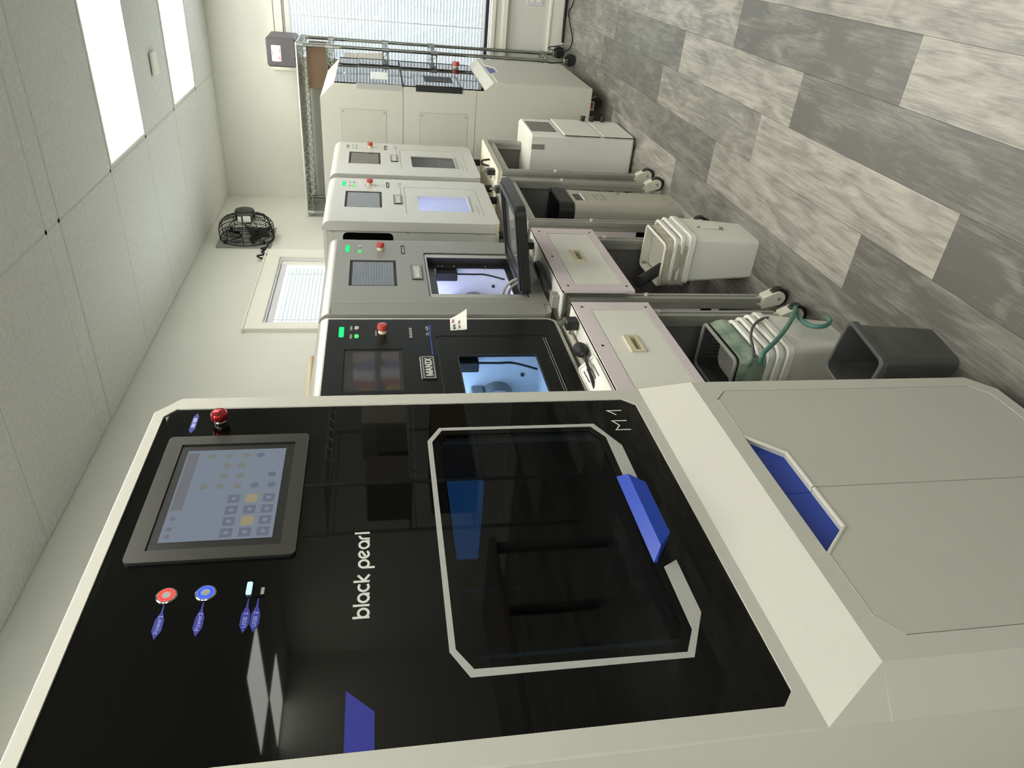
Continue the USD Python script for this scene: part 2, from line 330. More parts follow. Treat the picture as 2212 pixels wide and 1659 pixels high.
LIGHTS = [(1, 10), (1, 12), (1, 4), (1, 1), (2, 7), (2, 10), (2, 12), (6, 11), (7, 12), (2, 2), (1, 6)]
TEX = np.random.default_rng(3)
for i in range(len(xs) - 1):
    for j in range(len(ys) - 1):
        if (i, j) in LIGHTS: continue
        dz = float(TEX.uniform(0.0, 0.004))
        g = 0.003
        ce.add('ceiling_tile', bx(xs[i] + g, xs[i + 1] - g, ys[j] + g, ys[j + 1] - g, H + dz, H + 0.02, 0.003), 'ceil')
for j in range(1, len(ys) - 1): ce.add('grid_bar', bx(XL, XR, ys[j] - 0.009, ys[j] + 0.009, H + 0.003, H + 0.03), 'grid')
for i in range(1, len(xs) - 1): ce.add('grid_bar', bx(xs[i] - 0.009, xs[i] + 0.009, YB, YF, H + 0.003, H + 0.03), 'grid')
nm = {(1, 10): 'recessed light panel over the aisle, nearer of the two long ones in view', (1, 12): 'recessed light panel next to the far wall', (1, 4): 'recessed light panel above the big black fronted machine', (1, 1): 'recessed light panel behind the viewer',
      (2, 7): 'square light panel over the aisle, outside the view', (1, 6): 'recessed light panel over the aisle beside the black fronted machine', (2, 10): 'square light panel continuing the nearer long one', (2, 12): 'square light panel continuing the one next to the far wall', (2, 2): 'square light panel just behind the viewer', (6, 11): 'recessed light panel across the room, mirrored in the black front', (7, 12): 'recessed light panel in the far right corner of the room'}
for (i, j) in LIGHTS:
    x0, x1, y0, y1 = xs[i] + 0.012, xs[i + 1] - 0.012, ys[j] + 0.012, ys[j + 1] - 0.012
    if (i, j) == (2, 7): x1 = .66
    L = Thing('ceiling_light', ((x0 + x1) / 2, (y0 + y1) / 2, H), 'glowing white ' + nm[(i, j)], 'ceiling light', 'recessed ceiling lights')
    L.add('frame', ez(sbox(x0, y0, x1, y1).difference(sbox(x0 + 0.012, y0 + 0.012, x1 - 0.012, y1 - 0.012)), H + 0.0, H + 0.02), 'trim')
    L.add('diffuser', bx(x0 + 0.012, x1 - 0.012, y0 + 0.012, y1 - 0.012, H + 0.006, H + 0.018), 'e_panel')
def ring_poly(a, b): return a.difference(b)
wl = Thing('wall_left', (XL, 0, 0), 'off-white painted wall behind the row of machines', 'wall', kind='structure')
wl.add('wall_surface', ex(ring_poly(sbox(YB - 0.1, -0.1, YF + 0.1, H + 0.1), sbox(WIN1[0], WIN1[2], WIN1[1], WIN1[3])), XL - 0.12, XL), 'wall')
wf = Thing('wall_far', (0, YF, 0), 'off-white painted end wall behind the wire rack', 'wall', kind='structure')
wf.add('wall_surface', ey(ring_poly(sbox(XL - 0.1, -0.1, XR + 0.1, H + 0.1), sbox(WIN2[0], WIN2[2], WIN2[1], WIN2[3])), YF, YF + 0.14), 'wall')
Thing('wall_right', (XR, 0, 0), 'off-white painted wall across the aisle', 'wall', kind='structure').add('wall_surface', bx(XR, XR + 0.1, YB - 0.1, YF + 0.1, -0.1, H + 0.1), 'wall')
Thing('wall_back', (0, YB, 0), 'off-white painted wall behind the viewer', 'wall', kind='structure').add('wall_surface', ey(ring_poly(sbox(XL, -0.1, XR, H + 0.1), sbox(0.8, 0.8, 2.0, 2.1)), YB - 0.1, YB), 'wall')
bb = Thing('baseboard_far', (0, YF, 0), 'cream baseboard along the end wall', 'baseboard', kind='structure')
bb.add('board', bx(XL, XR, YF - 0.014, YF, 0, 0.115, 0.003), 'trim'); bb.add('cap', bx(XL, XR, YF - 0.020, YF, 0.108, 0.13, 0.004), 'trim')
Thing('baseboard_left', (XL, 2, 0), 'cream baseboard along the side wall', 'baseboard', kind='structure').add('board', bx(XL, XL + 0.014, YB, YF - 0.02, 0, 0.12, 0.003), 'trim')

# small side window with blinds (left wall)
y0, y1, z0, z1 = WIN1
w = Thing('window_1', (XL, (y0 + y1) / 2, z0), 'small side-wall window with white casing and half-hidden mini blinds', 'window', kind='structure')
w.add('casing', ex(ring_poly(sbox(y0 - 0.072, z0 - 0.08, y1 + 0.13, z1 + 0.093), sbox(y0, z0, y1, z1)), XL, XL + 0.022), 'trim')
w.add('head_cap', bx(XL, XL + 0.030, y0 - 0.080, y1 + 0.135, z1 + 0.088, z1 + 0.100, 0.003), 'trim')
w.add('jamb', ex(ring_poly(sbox(y0, z0, y1, z1), sbox(y0 + 0.006, z0 + 0.006, y1 - 0.02, z1 - 0.012)), XL - 0.11, XL + 0.006), 'sash')
w.add('headrail', bx(XL - 0.035, XL - 0.005, y0 + 0.008, y1 - 0.07, z1 - 0.050, z1 - 0.014, 0.003), 'sash')
w.add('side_track', bx(XL - 0.03, XL - 0.002, y1 - 0.07, y1 - 0.02, z0 + 0.01, z1 - 0.012, 0.004), 'trim')
def slats(w, n0, zs, mk):
    for z in zs: w.add('slat', mk(z), 'slat')
def slat_poly(z, c, wd, tilt, bow=0.003):   # cross-section (depth, z)
    a = math.radians(tilt); t = np.linspace(-1, 1, 5); u = t * wd / 2; v = bow * (1 - t * t)
    p = np.column_stack([u * math.cos(a) - v * math.sin(a), u * math.sin(a) + v * math.cos(a)])
    q = p[::-1] + (-0.0007 * math.sin(a), -0.0007)
    return Polygon(np.vstack([p, q]) + (c, z))
slats(w, 0, np.arange(z0 + 0.03, z1 - 0.055, 0.0225), lambda z: ey(slat_poly(z, XL - 0.025, 0.0222, 70), y0 + 0.012, y1 - 0.075))
for yy in (3.735, 4.36): w.add('ladder_cord', bx(XL - 0.010, XL - 0.008, yy - 0.004, yy + 0.004, z0 + 0.02, z1 - 0.03), 'sash')
w.add('pane', bx(XL - 0.085, XL - 0.081, y0, y1, z0, z1), 'pane')
# large end-wall window
x0, x1, z0, z1 = WIN2
w = Thing('window_2', ((x0 + x1) / 2, YF, z0), 'wide end-wall window covered by bright mini blinds', 'window', kind='structure')
cs = ring_poly(sbox(x0 - 0.085, z0 - 0.118, x1 + 0.085, z1 + 0.088), sbox(x0, z0, x1, z1))
w.add('casing', ey(cs, YF - 0.020, YF), 'trim')
w.add('casing_bead', ey(ring_poly(sbox(x0 - 0.085, z0 - 0.118, x1 + 0.085, z1 + 0.088), sbox(x0 - 0.055, z0 - 0.085, x1 + 0.055, z1 + 0.058)), YF - 0.030, YF - 0.018), 'trim')
w.add('jamb', ey(ring_poly(sbox(x0, z0, x1, z1), sbox(x0 + 0.012, z0 + 0.012, x1 - 0.012, z1 - 0.012)), YF - 0.004, YF + 0.12), 'sash')
w.add('headrail', bx(x0 + 0.014, x1 - 0.014, YF + 0.004, YF + 0.040, z1 - 0.050, z1 - 0.014, 0.003), 'trim')
w.add('sill', bx(x0 - 0.02, x1 + 0.02, YF - 0.038, YF + 0.05, z0 - 0.030, z0 + 0.003, 0.004), 'trim')
w.add('bottom_sash', bx(x0 + 0.012, x1 - 0.012, YF + 0.050, YF + 0.10, z0 + 0.003, z0 + 0.036), 'black_matte', label='dark lower window frame')
slats(w, 0, np.arange(z0 + 0.060, z1 - 0.055, 0.0236), lambda z: (lambda m: m)(trimesh.Trimesh(*(lambda e: (e.vertices[:, [1, 0, 2]], e.faces[:, ::-1]))(ey(slat_poly(z, YF + 0.022, 0.0229, -70), x0 + 0.016, x1 - 0.016)), process=False)))
w.add('bottom_rail', bx(x0 + 0.016, x1 - 0.016, YF + 0.012, YF + 0.034, z0 + 0.040, z0 + 0.052, 0.003), 'sash')
for xx in (-0.62, 0.1, 0.7): w.add('ladder_cord', bx(xx - 0.004, xx + 0.004, YF + 0.003, YF + 0.005, z0 + 0.05, z1 - 0.03), 'sash')
w.add('pane', bx(x0, x1, YF + 0.085, YF + 0.089, z0, z1), 'pane')

w = Thing('window_3', (1.3, YB, .8), 'plain bright window behind the viewer', 'window', kind='structure')
w.add('casing', ey(ring_poly(sbox(0.72, 0.72, 2.08, 2.18), sbox(0.8, 0.8, 2.0, 2.1)), YB, YB + 0.02), 'trim')
w.add('pane', bx(0.8, 2.0, YB - 0.06, YB - 0.056, 0.8, 2.1), 'pane')

# ============================================================ THE BIG BLACK-FRONTED MACHINE (nearest)
XU, XLo = -0.82, -0.77; YC = 0.8475
m1 = Thing('milling_machine', (-1.25, YC, 0), 'large white milling cabinet with glossy black front and blue handles, nearest to the viewer', 'machine')
low_plan = Polygon([(-1.72, .45), (-1.72, 1.243), (XU, 1.243), (XLo, 1.19), (XLo, .503), (XU, .45)])
low_face = Polygon([(.40, .055), (.553, .053), (1.141, .053), (1.1915, .101), (1.30, .101), (1.30, .766), (.40, .766)])
low = inter(ez(low_plan, 0.04, 0.766), ex(Polygon([(.40, .053), (1.141, .053), (1.1915, .1015), (1.30, .205), (1.30, .766), (.40, .766)]), -1.8, -0.7))
octd = Polygon([(.573, .7325), (.541, .7035), (.541, .113), (.572, .084), (1.123, .084), (1.154, .115), (1.154, .704), (1.1225, .7325)])
notch = Polygon([(.692, .78), (.692, .7325), (.749, .6725), (.947, .6725), (1.003, .7325), (1.003, .78)])
low = diff(low, ex(octd.buffer(0.0018, join_style=2), XLo - 0.016, XLo + 0.05))
m1.add('lower_cabinet', low, 'white')
for a, b in ((.50, .8467), (.8489, 1.20)):
    dpoly = octd.intersection(sbox(a, 0, b, 1)).difference(notch)
    m1.add('cabinet_door', ex(dpoly, XLo - 0.0155, XLo - 0.0006), 'white_door')
for a, b in ((.688, .8472), (.8484, 1.008)):
    m1.add('door_pull', ex(octd.intersection(notch).intersection(sbox(a, .5, b, .74)), XLo - 0.0159, XLo - 0.0140), 'blue', label='dark blue recessed door pull')
# bright rounded lip along the notch
lip = [(XLo - 0.0035, 1.001, .7325), (XLo - 0.0035, .9465, .6705), (XLo - 0.0035, .7495, .6705), (XLo - 0.0035, .694, .7325)]
for q in range(3):
    A, Bp = np.array(lip[q]), np.array(lip[q + 1])
    if q == 1:
        m1.add('notch_lip', [cyl(A, (A[0], .8489, A[2]), 0.0045, 10), cyl((A[0], .8467, A[2]), Bp, 0.0045, 10)], 'white_door')
    else: m1.add('notch_lip', cyl(A, Bp, 0.0045, 10), 'white_door')
for A, Bp in (((1.1225, .7325), (1.003, .7325)), ((.692, .7325), (.573, .7325)), ((.573, .7325), (.541, .7035)), ((1.123, .0835), (.572, .0835)), ((1.154, .115), (1.123, .0835))):
    m1.add('door_edge', cyl((XLo - .0016, *A), (XLo - .0016, *Bp), .0019, 8), 'white_door')
m1.add('sloped_ledge', hull([(XU, .451, .857), (XU, 1.243, .857), (XLo, .503, .766), (XLo, 1.19, .766), (XU, .451, .766), (XU, 1.243, .766), (XU - .01, .451, .766), (XU - .01, 1.243, .857), (XU - .01, .451, .857), (XU - .01, 1.243, .766)]), 'white', label='white sloping ledge below the black front')
up_face = Polygon([(.45, .766), (1.243, .766), (1.243, 1.7935), (1.197, 1.8337), (.497, 1.8337), (.45, 1.7935)])
blk = Polygon([(.507, .8792), (1.1853, .8802), (1.2068, .9052), (1.2055, 1.794), (1.1812, 1.8135), (.5105, 1.8135), (.4868, 1.794), (.4853, .9008)])
so = Polygon([(1.0815, 1.3265), (1.1229, 1.3016), (1.1227, .9900), (1.0497, .9518), (.6447, .9518), (.5712, .9915), (.5716, 1.3026), (.6130, 1.3268)])
si = Polygon([(1.0790, 1.3176), (1.1144, 1.2964), (1.1134, .9985), (1.0774, .9764), (.6167, .9774), (.5806, .9980), (.5836, 1.2967), (.6165, 1.3180)])
bev = 0.0025
up = cat()if False else diff(hull([(x, y, z) for x, o in ((-1.72, 0), (XU - bev, 0), (XU, bev)) for y, z in np.array(up_face.buffer(-o, join_style=2).exterior.coords)[:-1]]), ex(blk, XU - 0.012, XU + 0.05))
up = diff(up, bx(-1.30, XU + .01, .61, 1.085, .985, 1.305))
m1.add('upper_housing', up, 'white')
m1.add('black_front', ex(blk.buffer(-0.0004).difference(si.buffer(-0.014, join_style=2)), XU - 0.0119, XU - 0.0025), 'black_gloss', label='glossy black front panel')
XP = XU - 0.0025
def pr(name, poly, m, d=0.0006, parent=None, label=None, x=None): return m1.add(name, ex(poly, x or XP, (x or XP) + d), m, parent, label)
gap = Polygon([(.7531, .945), (.9415, .945), (.9665, .992), (.7285, .992)])
tray = so.difference(si).difference(gap)
pr('window_outline', tray, 'silver_stripe', label='silver line around the dark window')
m1.add('window', ex(si.buffer(-0.0135, join_style=2), XP - .006, XP - .001), 'pane_dark', label='dark tinted window of the work chamber')
m1.add('chamber_lining', [bx(-1.298, -1.29, .611, 1.084, .986, 1.304), bx(-1.29, XU - .014, .611, .616, .986, 1.304), bx(-1.29, XU - .014, 1.079, 1.084, .986, 1.304), bx(-1.29, XU - .014, .611, 1.084, .986, .991), bx(-1.29, XU - .014, .611, 1.084, 1.299, 1.304)], 'chamber')
m1.add('spindle', [cyl((-1.05, .85, 1.12), (-1.05, .85, 1.30), .05, 24), bx(-1.0, -.93, 1.02, 1.078, 1.10, 1.17, .004)], 'black_satin')
m1.add('work_light', bx(-1.12, -.92, 1.060, 1.078, 1.215, 1.297), 'e_blue_dim', label='dim blue lamp inside the chamber')
hdl = hull([(XP, .7464, .9905), (XP, .9578, .9905), (XU + .020, .761, .978), (XU + .020, .938, .978), (XU + .020, .788, .953), (XU + .020, .914, .953), (XP, .800, .945), (XP, .902, .945), (XP, .7464, .985), (XP, .9578, .985)])
m1.add('door_handle', hdl, 'blue', label='bright blue faceted handle', smooth=False)
# touch screen
bzo = rr(.8055, 1.1115, 1.5430, 1.7860, .009); bzi = sbox(.829, 1.5665, 1.087, 1.7600)
tsc = m1.add('touch_screen', [ex(bzo.difference(bzi), XP, XP + 0.0055)], 'bezel', label='dark grey frame of the touch screen')
m1.add('screen_glass', ex(bzi, XP, XP + 0.0030), 'bezel_in', tsc)
m1.add('display', ex(sbox(.8462, 1.5810, 1.0705, 1.7467), XP + .003, XP + 0.0036), 'e_screen', tsc, 'lit touch screen with rows of icons')
XS = XP + 0.0036
m1.add('tool_bar', ex(sbox(.9165, 1.7265, 1.064, 1.7440), XS, XS + .0003), 'e_bar', tsc)
for a, b in ((.8975, .0045), (.874, .0045), (.858, .004)): m1.add('tool_icon', ex(Point(a, 1.736).buffer(b), XS, XS + .0003), 'e_bar', tsc)
for i, yy in enumerate((1.0527, 1.0255, .9985, .9712)):
    for zz in {0: (1.7042, 1.6760, 1.6471, 1.6230), 1: (1.6757, 1.6510), 2: (1.6765, 1.6502, 1.5978), 3: (1.7044, 1.6791, 1.6501, 1.6232, 1.5958)}[i]:
        m1.add('round_icon', ex(Point(yy, zz).buffer(.0068), XS, XS + .0003), 'e_doty' if zz > 1.64 else 'e_dotb', tsc)
for yy in (.9387, .9115, .8857, .8602):
    for zz in (1.6510, 1.6232, 1.5962):
        yel = abs(zz - 1.6232) < .001 and yy in (.9387, .8857)
        ic = m1.add('square_icon', ex(rr(yy - .0098, yy + .0098, zz - .0092, zz + .0092, .002), XS, XS + .0003), 'e_yellow' if yel else 'e_icon', tsc)
        if not yel: m1.add('icon_dot', ex(Point(yy, zz).buffer(.0038), XS + .0003, XS + .0005), 'e_icon2', tsc)
# tags, buttons, sockets
def tagpoly(yr, z, tip=True):
    p = [(yr - .0265, z + .0058), (yr - .0445, z + .0062), (yr - .0585, z), (yr - .0445, z - .0062), (yr - .0265, z - .0058), (yr - .0135, z - .0014), (yr, z - .0008), (yr, z + .0008), (yr - .0135, z + .0014)]
    return Polygon(p)
for z, s in ((1.7108, 'Power1'), (1.6595, 'Power2'), (1.5998, 'USB 1'), (1.5865, 'USB 2')):
    q = pr('blue_tag', tagpoly(.7287, z), 'blue_print')
    m1.add('tag_text', text_x(s, XP + .0006, .6795, z - .0026, .0052, .0003, width=.030 if s[0] == 'P' else .0255), 'blue_text', q)
q = pr('blue_tag', Polygon([(1.1921, 1.7552), (1.1800, 1.7506), (1.1412, 1.7502), (1.1275, 1.7555), (1.1385, 1.7608), (1.1790, 1.7606)]), 'blue_print')
for a, b in ((1.1455, 1.1585), (1.1615, 1.1755)): m1.add('tag_text', ex(sbox(a, 1.7523, b, 1.7588), XP + .0006, XP + .0009), 'blue_text', q)
for (yy, zz, em, nm_) in ((.7440, 1.7110, 'e_red', 'power_button'), (.7442, 1.6594, 'e_blue', 'power_button')):
    p = m1.add(nm_, lathe([(.0143, 0), (.0143, .0012), (.0130, .0026), (.0118, .0026), (.0118, .0018), (.0, .0018)], (XP, yy, zz), (1, 0, 0), 36), 'chrome', label=('red' if em == 'e_red' else 'blue') + ' lit round power button')
    m1.add('light_ring', ring((XP + .0018, yy, zz), (1, 0, 0), .0116, .0092, .0005, 36), em, p)
    m1.add('light_ring', ring((XP + .0018, yy, zz), (1, 0, 0), .0078, .0060, .0005, 36), em, p)
    m1.add('tinted_ring', ring((XP + .0018, yy, zz), (1, 0, 0), .0092, .0078, .0003, 36), 'red' if em == 'e_red' else 'blue', p)
    m1.add('button_face', cyl((XP + .0018, yy, zz), (XP + .0026, yy, zz), .0056, 24), 'steel', p)
p = m1.add('emergency_stop', lathe([(.0095, 0), (.0105, .002), (.0105, .006), (.0088, .008), (.0088, .011), (.0, .011)], (XP, 1.1578, 1.7085), (1, 0, 0), 36), 'chrome', label='chrome collar of the red stop button')
m1.add('stop_cap', lathe([(.0100, .010), (.0150, .0125), (.0158, .018), (.0150, .0235), (.0135, .0255), (.0128, .0250), (.0, .0262)], (XP, 1.1578, 1.7085), (1, 0, 0), 40), 'red_metal', p)
u = pr('usb_socket', sbox(.731, 1.5785, .776, 1.6092), 'black_gloss', 0.0008)
m1.add('usb_dongle', bx(XP + .0008, XP + .006, .7345, .7565, 1.5972, 1.6045, .0012), 'e_usb', u, 'pale glowing usb plug')
m1.add('socket_mouth', [ex(sbox(.7350, 1.5800, .7475, 1.5848), XP + .0008, XP + .0014), ], 'steel', u)
# lettering made of even strokes: the word on the front
def word():
    S = []
    xh, asc, sw = .0178, .0236, .0036; r = xh / 2
    arc = lambda cx, cy, rad, a0, a1: LineString([(cx + rad * math.cos(math.radians(t)), cy + rad * math.sin(math.radians(t))) for t in np.linspace(a0, a1, 24)])
    rr0 = r - sw / 2; h = sw / 2; x = h
    S += [LineString([(x, h * .2), (x, asc)]), arc(x + rr0, r, rr0, 0, 360)]; x += 2 * rr0 + .0058
    S += [LineString([(x, h * .2), (x, asc)])]; x += .0054
    S += [arc(x + rr0, r, rr0, 0, 360), LineString([(x + 2 * rr0, h * .2), (x + 2 * rr0, r)])]; x += 2 * rr0 + .0050
    S += [arc(x + rr0, r, rr0, 48, 312)]; x += 2 * rr0 + .0030
    S += [LineString([(x, h * .2), (x, asc)]), LineString([(x + .0115, xh - h * .3), (x + .001, r * .95), (x + .0120, h * .3)])]; x += .0255
    S += [LineString([(x, -.0072), (x, r)]), arc(x + rr0, r, rr0, 0, 360)]; x += 2 * rr0 + .0046
    S += [arc(x + rr0, r, rr0, 30, 322), LineString([(x + rr0 + rr0 * math.cos(math.radians(30)), r + rr0 * math.sin(math.radians(30))), (x + rr0 - rr0 * math.cos(math.radians(30)), r - rr0 * math.sin(math.radians(30)))])]; x += 2 * rr0 + .0046
    S += [arc(x + rr0, r, rr0, 0, 360), LineString([(x + 2 * rr0, h * .2), (x + 2 * rr0, r)])]; x += 2 * rr0 + .0050
    S += [LineString([(x, h * .2), (x, r)]), arc(x + .0068, xh - .0068 - h, .0068, 180, 90)]; x += .0120
    S += [LineString([(x, h * .2), (x, asc)])]
    g = unary_union([s.buffer(h, cap_style=2, quad_segs=6) for s in S]); b = g.bounds
    return affinity.scale(affinity.translate(g, -b[0], 0), (.8490 - .6797) / (b[2] - b[0]), 1.0, origin=(0, 0))
m1.add('lettering', ex(affinity.translate(word(), .6797, 1.4322), XP, XP + .0005), 'white_print', label='white lettering on the black front')
ms = [LineString([(1.1003, .9174), (1.1003, .9482), (1.1150, .9372), (1.1309, .9482), (1.1309, .9174)]), LineString([(1.1520, .9333), (1.1672, .9482), (1.1672, .9174)])]
m1.add('lettering', ex(unary_union([s.buffer(.0013, cap_style=2, join_style=2) for s in ms]), XP, XP + .0005), 'white_print')
pr('blue_decal', Polygon([(.5690, 1.4613), (.5365, 1.4259), (.4856, 1.4261), (.4856, 1.4616)]), 'blue_print')
for yy in (.52, 1.17):
    for xx in (-1.6, -.90): m1.add('foot', cyl((xx, yy, 0), (xx, yy, .056), .03, 16), 'black_matte')

# ============================================================ ROW OF FOUR BENCH-TOP MILLS
def bench_mill(label, X, yl, yr, dz, dark, powered, door, logo, BT=.042, group='bench-top milling machines in a row'):
    zb, zt = .845 + dz, 1.600 + dz
    T = Thing('benchtop_mill', (X - .3, (yl + yr) / 2, zb - .02), label, 'machine', group)
    shell = 'silver' if not dark else 'silver_lt'
    if not dark and dz > .01: shell = 'silver_lt'
    face = Polygon(list(rr(yl, yr, zb, zt + .1, .034, 5).exterior.coords)).intersection(sbox(yl, zb, yr, zt))
    face = face.union(sbox(yl + .002, zt - .1, yr - .002, zt))
    R = .038; a = np.linspace(0, math.pi / 2, 9)
    prof = Polygon([(X - BT, zb - .01), (X, zb - .01)] + [(X - R + R * math.cos(t), zt - R + R * math.sin(t)) for t in a] + [(X - BT, zt)] if BT > .039 else [])
    bez = inter(ex(face, X - BT, X), ey(prof, yl - .1, yr + .1))
    zp = zt - R + .003                     # top of the flat front
    inset = .011 if dark else .003
    pface = face.buffer(-inset, quad_segs=5).intersection(sbox(yl, zb, yr, zp))
    yd = lambda d: yr - d
    scr = sbox(yd(.418), 1.349 + dz, yd(.196), 1.512 + dz)
    dor = rr(yd(.505), yd(.118), .902 + dz, 1.245 + dz, .014)
    win = rr(yd(.443), yd(.236), .957 + dz, 1.187 + dz, .006)
    cavx = X - .38; cav = sbox(yd(.470), .915 + dz, yd(.150), 1.235 + dz)
    bez = diff(bez, ex(pface, X - .004, X + .02), ex(cav, X - .1, X + .02))
    T.add('front_bezel', bez, 'bullnose' if dark or dz < .01 else 'silver_lt')
    body = diff(bx(X - .66, X - BT, yl + .012, yr - .012, zb, zt - .004, .012), ex(cav, cavx, X))
    side_m = 'black_satin' if dark or door == 'open' else shell
    b = T.add('body', body, side_m)
    pan = pface.difference(scr).difference(dor)
    if door == 'open':
        cut = yl + .072
        T.add('side_strip', hull([(x_, y_, z_) for z_ in (zb + .02, zp) for x_, y_ in ((X - .0035, yl + .004), (X - .010, yl + .004), (X + .0005, cut), (X - .010, cut))]), shell, smooth=False)
        pan = pan.intersection(sbox(cut + .0012, 0, yr, 3))
    T.add('front_panel', ex(pan, X - .004, X + .0005), 'blk_panel' if dark else shell)
    s = T.add('screen', ex(scr.difference(scr.buffer(-.010, join_style=2)), X - .004, X - .002), 'black_matte', label='black edge of the small screen')
    T.add('display', ex(scr.buffer(-.010, join_style=2), X - .004, X - .0025), 'screen_dark' if (dark or door == 'open') else 'screen_grey', s)
    # work chamber
    z0c, z1c, y0c, y1c = .9151 + dz, 1.2349 + dz, yd(.470), yd(.150)
    T.add('chamber_lining', [bx(cavx, cavx + .004, y0c, y1c, z0c, z1c), bx(cavx, X - .033, y0c, y0c + .003, z0c, z1c), bx(cavx, X - .033, y1c - .003, y1c, z0c, z1c), bx(cavx, X - .033, y0c, y1c, z0c, z0c + .004), bx(cavx, X - .033, y0c, y1c, z1c - .004, z1c)], 'interior')
    T.add('recess_lining', [bx(X - .033, X - .007, y0c - .001, y0c + .002, z0c, z1c), bx(X - .033, X - .007, y1c - .002, y1c + .001, z0c, z1c), bx(X - .033, X - .007, y0c, y1c, z1c - .002, z1c + .001), bx(X - .033, X - .007, y0c, y1c, z0c - .001, z0c + .002)], 'black_satin' if dark or door == 'open' else shell)
    if powered: T.add('work_light', bx(X - .30, X - .10, y0c + .03, y1c - .03, z1c - .010, z1c - .004), 'e_cool2' if dark else 'e_cool', label='cool work light inside the chamber')
    if dark or door == 'open':
        T.add('spindle', [cyl((X - .20, yd(.153), 1.05 + dz), (X - .20, yd(.205), 1.05 + dz), .055, 28), cyl((X - .20, yd(.205), 1.05 + dz), (X - .20, yd(.212), 1.05 + dz), .030, 24)], 'grey')
        T.add('spindle_block', bx(X - .27, X - .16, yd(.20), yd(.153), 1.095 + dz, 1.135 + dz, .004), 'fan_plate')
        T.add('drain_plug', cyl((X - .12, yd(.153), .972 + dz), (X - .12, yd(.158), .972 + dz), .006, 12), 'black_matte')
        T.add('probe', [bx(X - .075, X - .040, yd(.212), yd(.165), 1.120 + dz, 1.200 + dz, .003)], 'black_satin', label='black probe box')
        T.add('probe_cable', tube([(X - .055, yd(.188), 1.125 + dz), (X - .055, yd(.190), 1.06 + dz), (X - .058, yd(.186), 1.01 + dz), (X - .065, yd(.212), .94 + dz)], .0035), 'black_matte')
    if door == 'open':
        o = rr(yd(.478), yd(.112), .913 + dz, 1.247 + dz, .02)
        fin = rr(yl + .10, yd(.181), .940 + dz, 1.206 + dz, .012)
        T.add('chamber_frame', ex(cav.buffer(-.002).difference(fin), X - .036, X - .0325), 'black_satin', label='black inner frame of the open chamber')
        T.add('frame_screw', [cyl((X - .0325, yd(.168), zz), (X - .0315, yd(.168), zz), .0025, 8) for zz in (1.19 + dz, 1.175 + dz, 1.13 + dz, 1.01 + dz)], 'rim_white')
        T.add('opening_edge', ex(dor.difference(dor.buffer(-.004)), X - .045, X - .002), 'black_satin')
        # door folded down, hinged at its lower edge
        y0d, y1d, L = yd(.490), yd(.128), .315; tilt = math.radians(8.7)
        sl = rr(y0d, y1d, 0, L, .03); wn = rr(y0d + .05, y1d - .05, .07, L - .05, .012)
        def swing(m):
            v = m.vertices.copy(); t, y, s_ = v[:, 0], v[:, 1], v[:, 2]
            m = m.copy(); m.vertices = np.column_stack([X - .006 + s_ * math.cos(tilt) - t * math.sin(tilt), y, .925 + dz + s_ * math.sin(tilt) + t * math.cos(tilt)])
            m.fix_normals(); return m
        D = T.add('door', swing(ex(sl.difference(wn), -.030, 0)), 'black_satin', label='black door folded down, open')
        T.add('door_window', swing(ex(wn.buffer(.002), -.016, -.006)), 'screen_grey', D)
        T.add('door_lip', swing(ex(sl.buffer(-.012).difference(sl.buffer(-.034)), 0, .006)), 'black_satin', D)
        for k, rr__ in enumerate((.075, .052)):
            pts = [(X - .012 + rr__ * math.cos(t) * .9, y0d + .030 + .012 * k, .915 + dz + rr__ * math.sin(t)) for t in np.linspace(math.radians(168), math.radians(22), 9)]
            T.add('hinge_arm', tube(pts, .0055, 8, 3), 'grey')
    else:
        D = T.add('door', ex(dor.buffer(-.0018, quad_segs=6).difference(win), X - .006, X - .0004), 'blk_panel' if dark else shell)
        T.add('door_window', ex(win.buffer(.003), X - .012, X - .007), 'pane_tint' if dark else 'pane_low', D)
        if dark:
            T.add('window_edge', ex(win.buffer(.004).difference(win), X - .0004, X + .0004), 'black_satin', D)
            T.add('finger_groove', [ex(sbox(yd(.47), .906 + dz, yd(.130), .9075 + dz), X - .0004, X + .0012), ex(sbox(yd(.47), .9135 + dz, yd(.130), .9145 + dz), X - .0004, X + .0010)], 'grey', D)
        else:
            T.add('window_ledge', ex(sbox(yd(.443), .950 + dz, yd(.236), .957 + dz), X - .0004, X + .004), 'bullnose', D)
            T.add('finger_groove', [ex(sbox(yd(.47), .922 + dz, yd(.35), .924 + dz), X - .0004, X + .0006)], 'grey', D)
    # controls along the right edge
    led = T.add('status_light', ex(rr(yd(.124), yd(.062), 1.5165 + dz, 1.5315 + dz, .004), X + .0005, X + .002), 'e_green' if powered else 'grey', label='green status light' if powered else None)
    for k, d in enumerate((.068, .120)):
        q = T.add('rocker_switch', ex(affinity.scale(Point(yd(d), 1.4795 + dz).buffer(.0085), 1.25, .78), X + .0005, X + .0030), ('e_green2' if (powered and k == 1) else ('silver_stripe' if dark else 'steel')), label='lit green switch' if powered and k == 1 else None)
        T.add('switch_mark', ex(rr(yd(d + .013), yd(d - .013), 1.4925 + dz, 1.4990 + dz, .002), X + .0005, X + .0009), 'grey')
        if powered and k == 1: T.add('switch_symbol', ex(sbox(yd(d + .0055), 1.478 + dz, yd(d - .0055), 1.481 + dz), X + .0030, X + .0033), 'grey', q)
    q = T.add('emergency_stop', lathe([(.0125, 0), (.0125, .003), (.0095, .004), (.0095, .012), (.0, .012)], (X, yd(.096), 1.4035 + dz), (1, 0, 0), 24), 'cream', label='cream collar of the stop button')
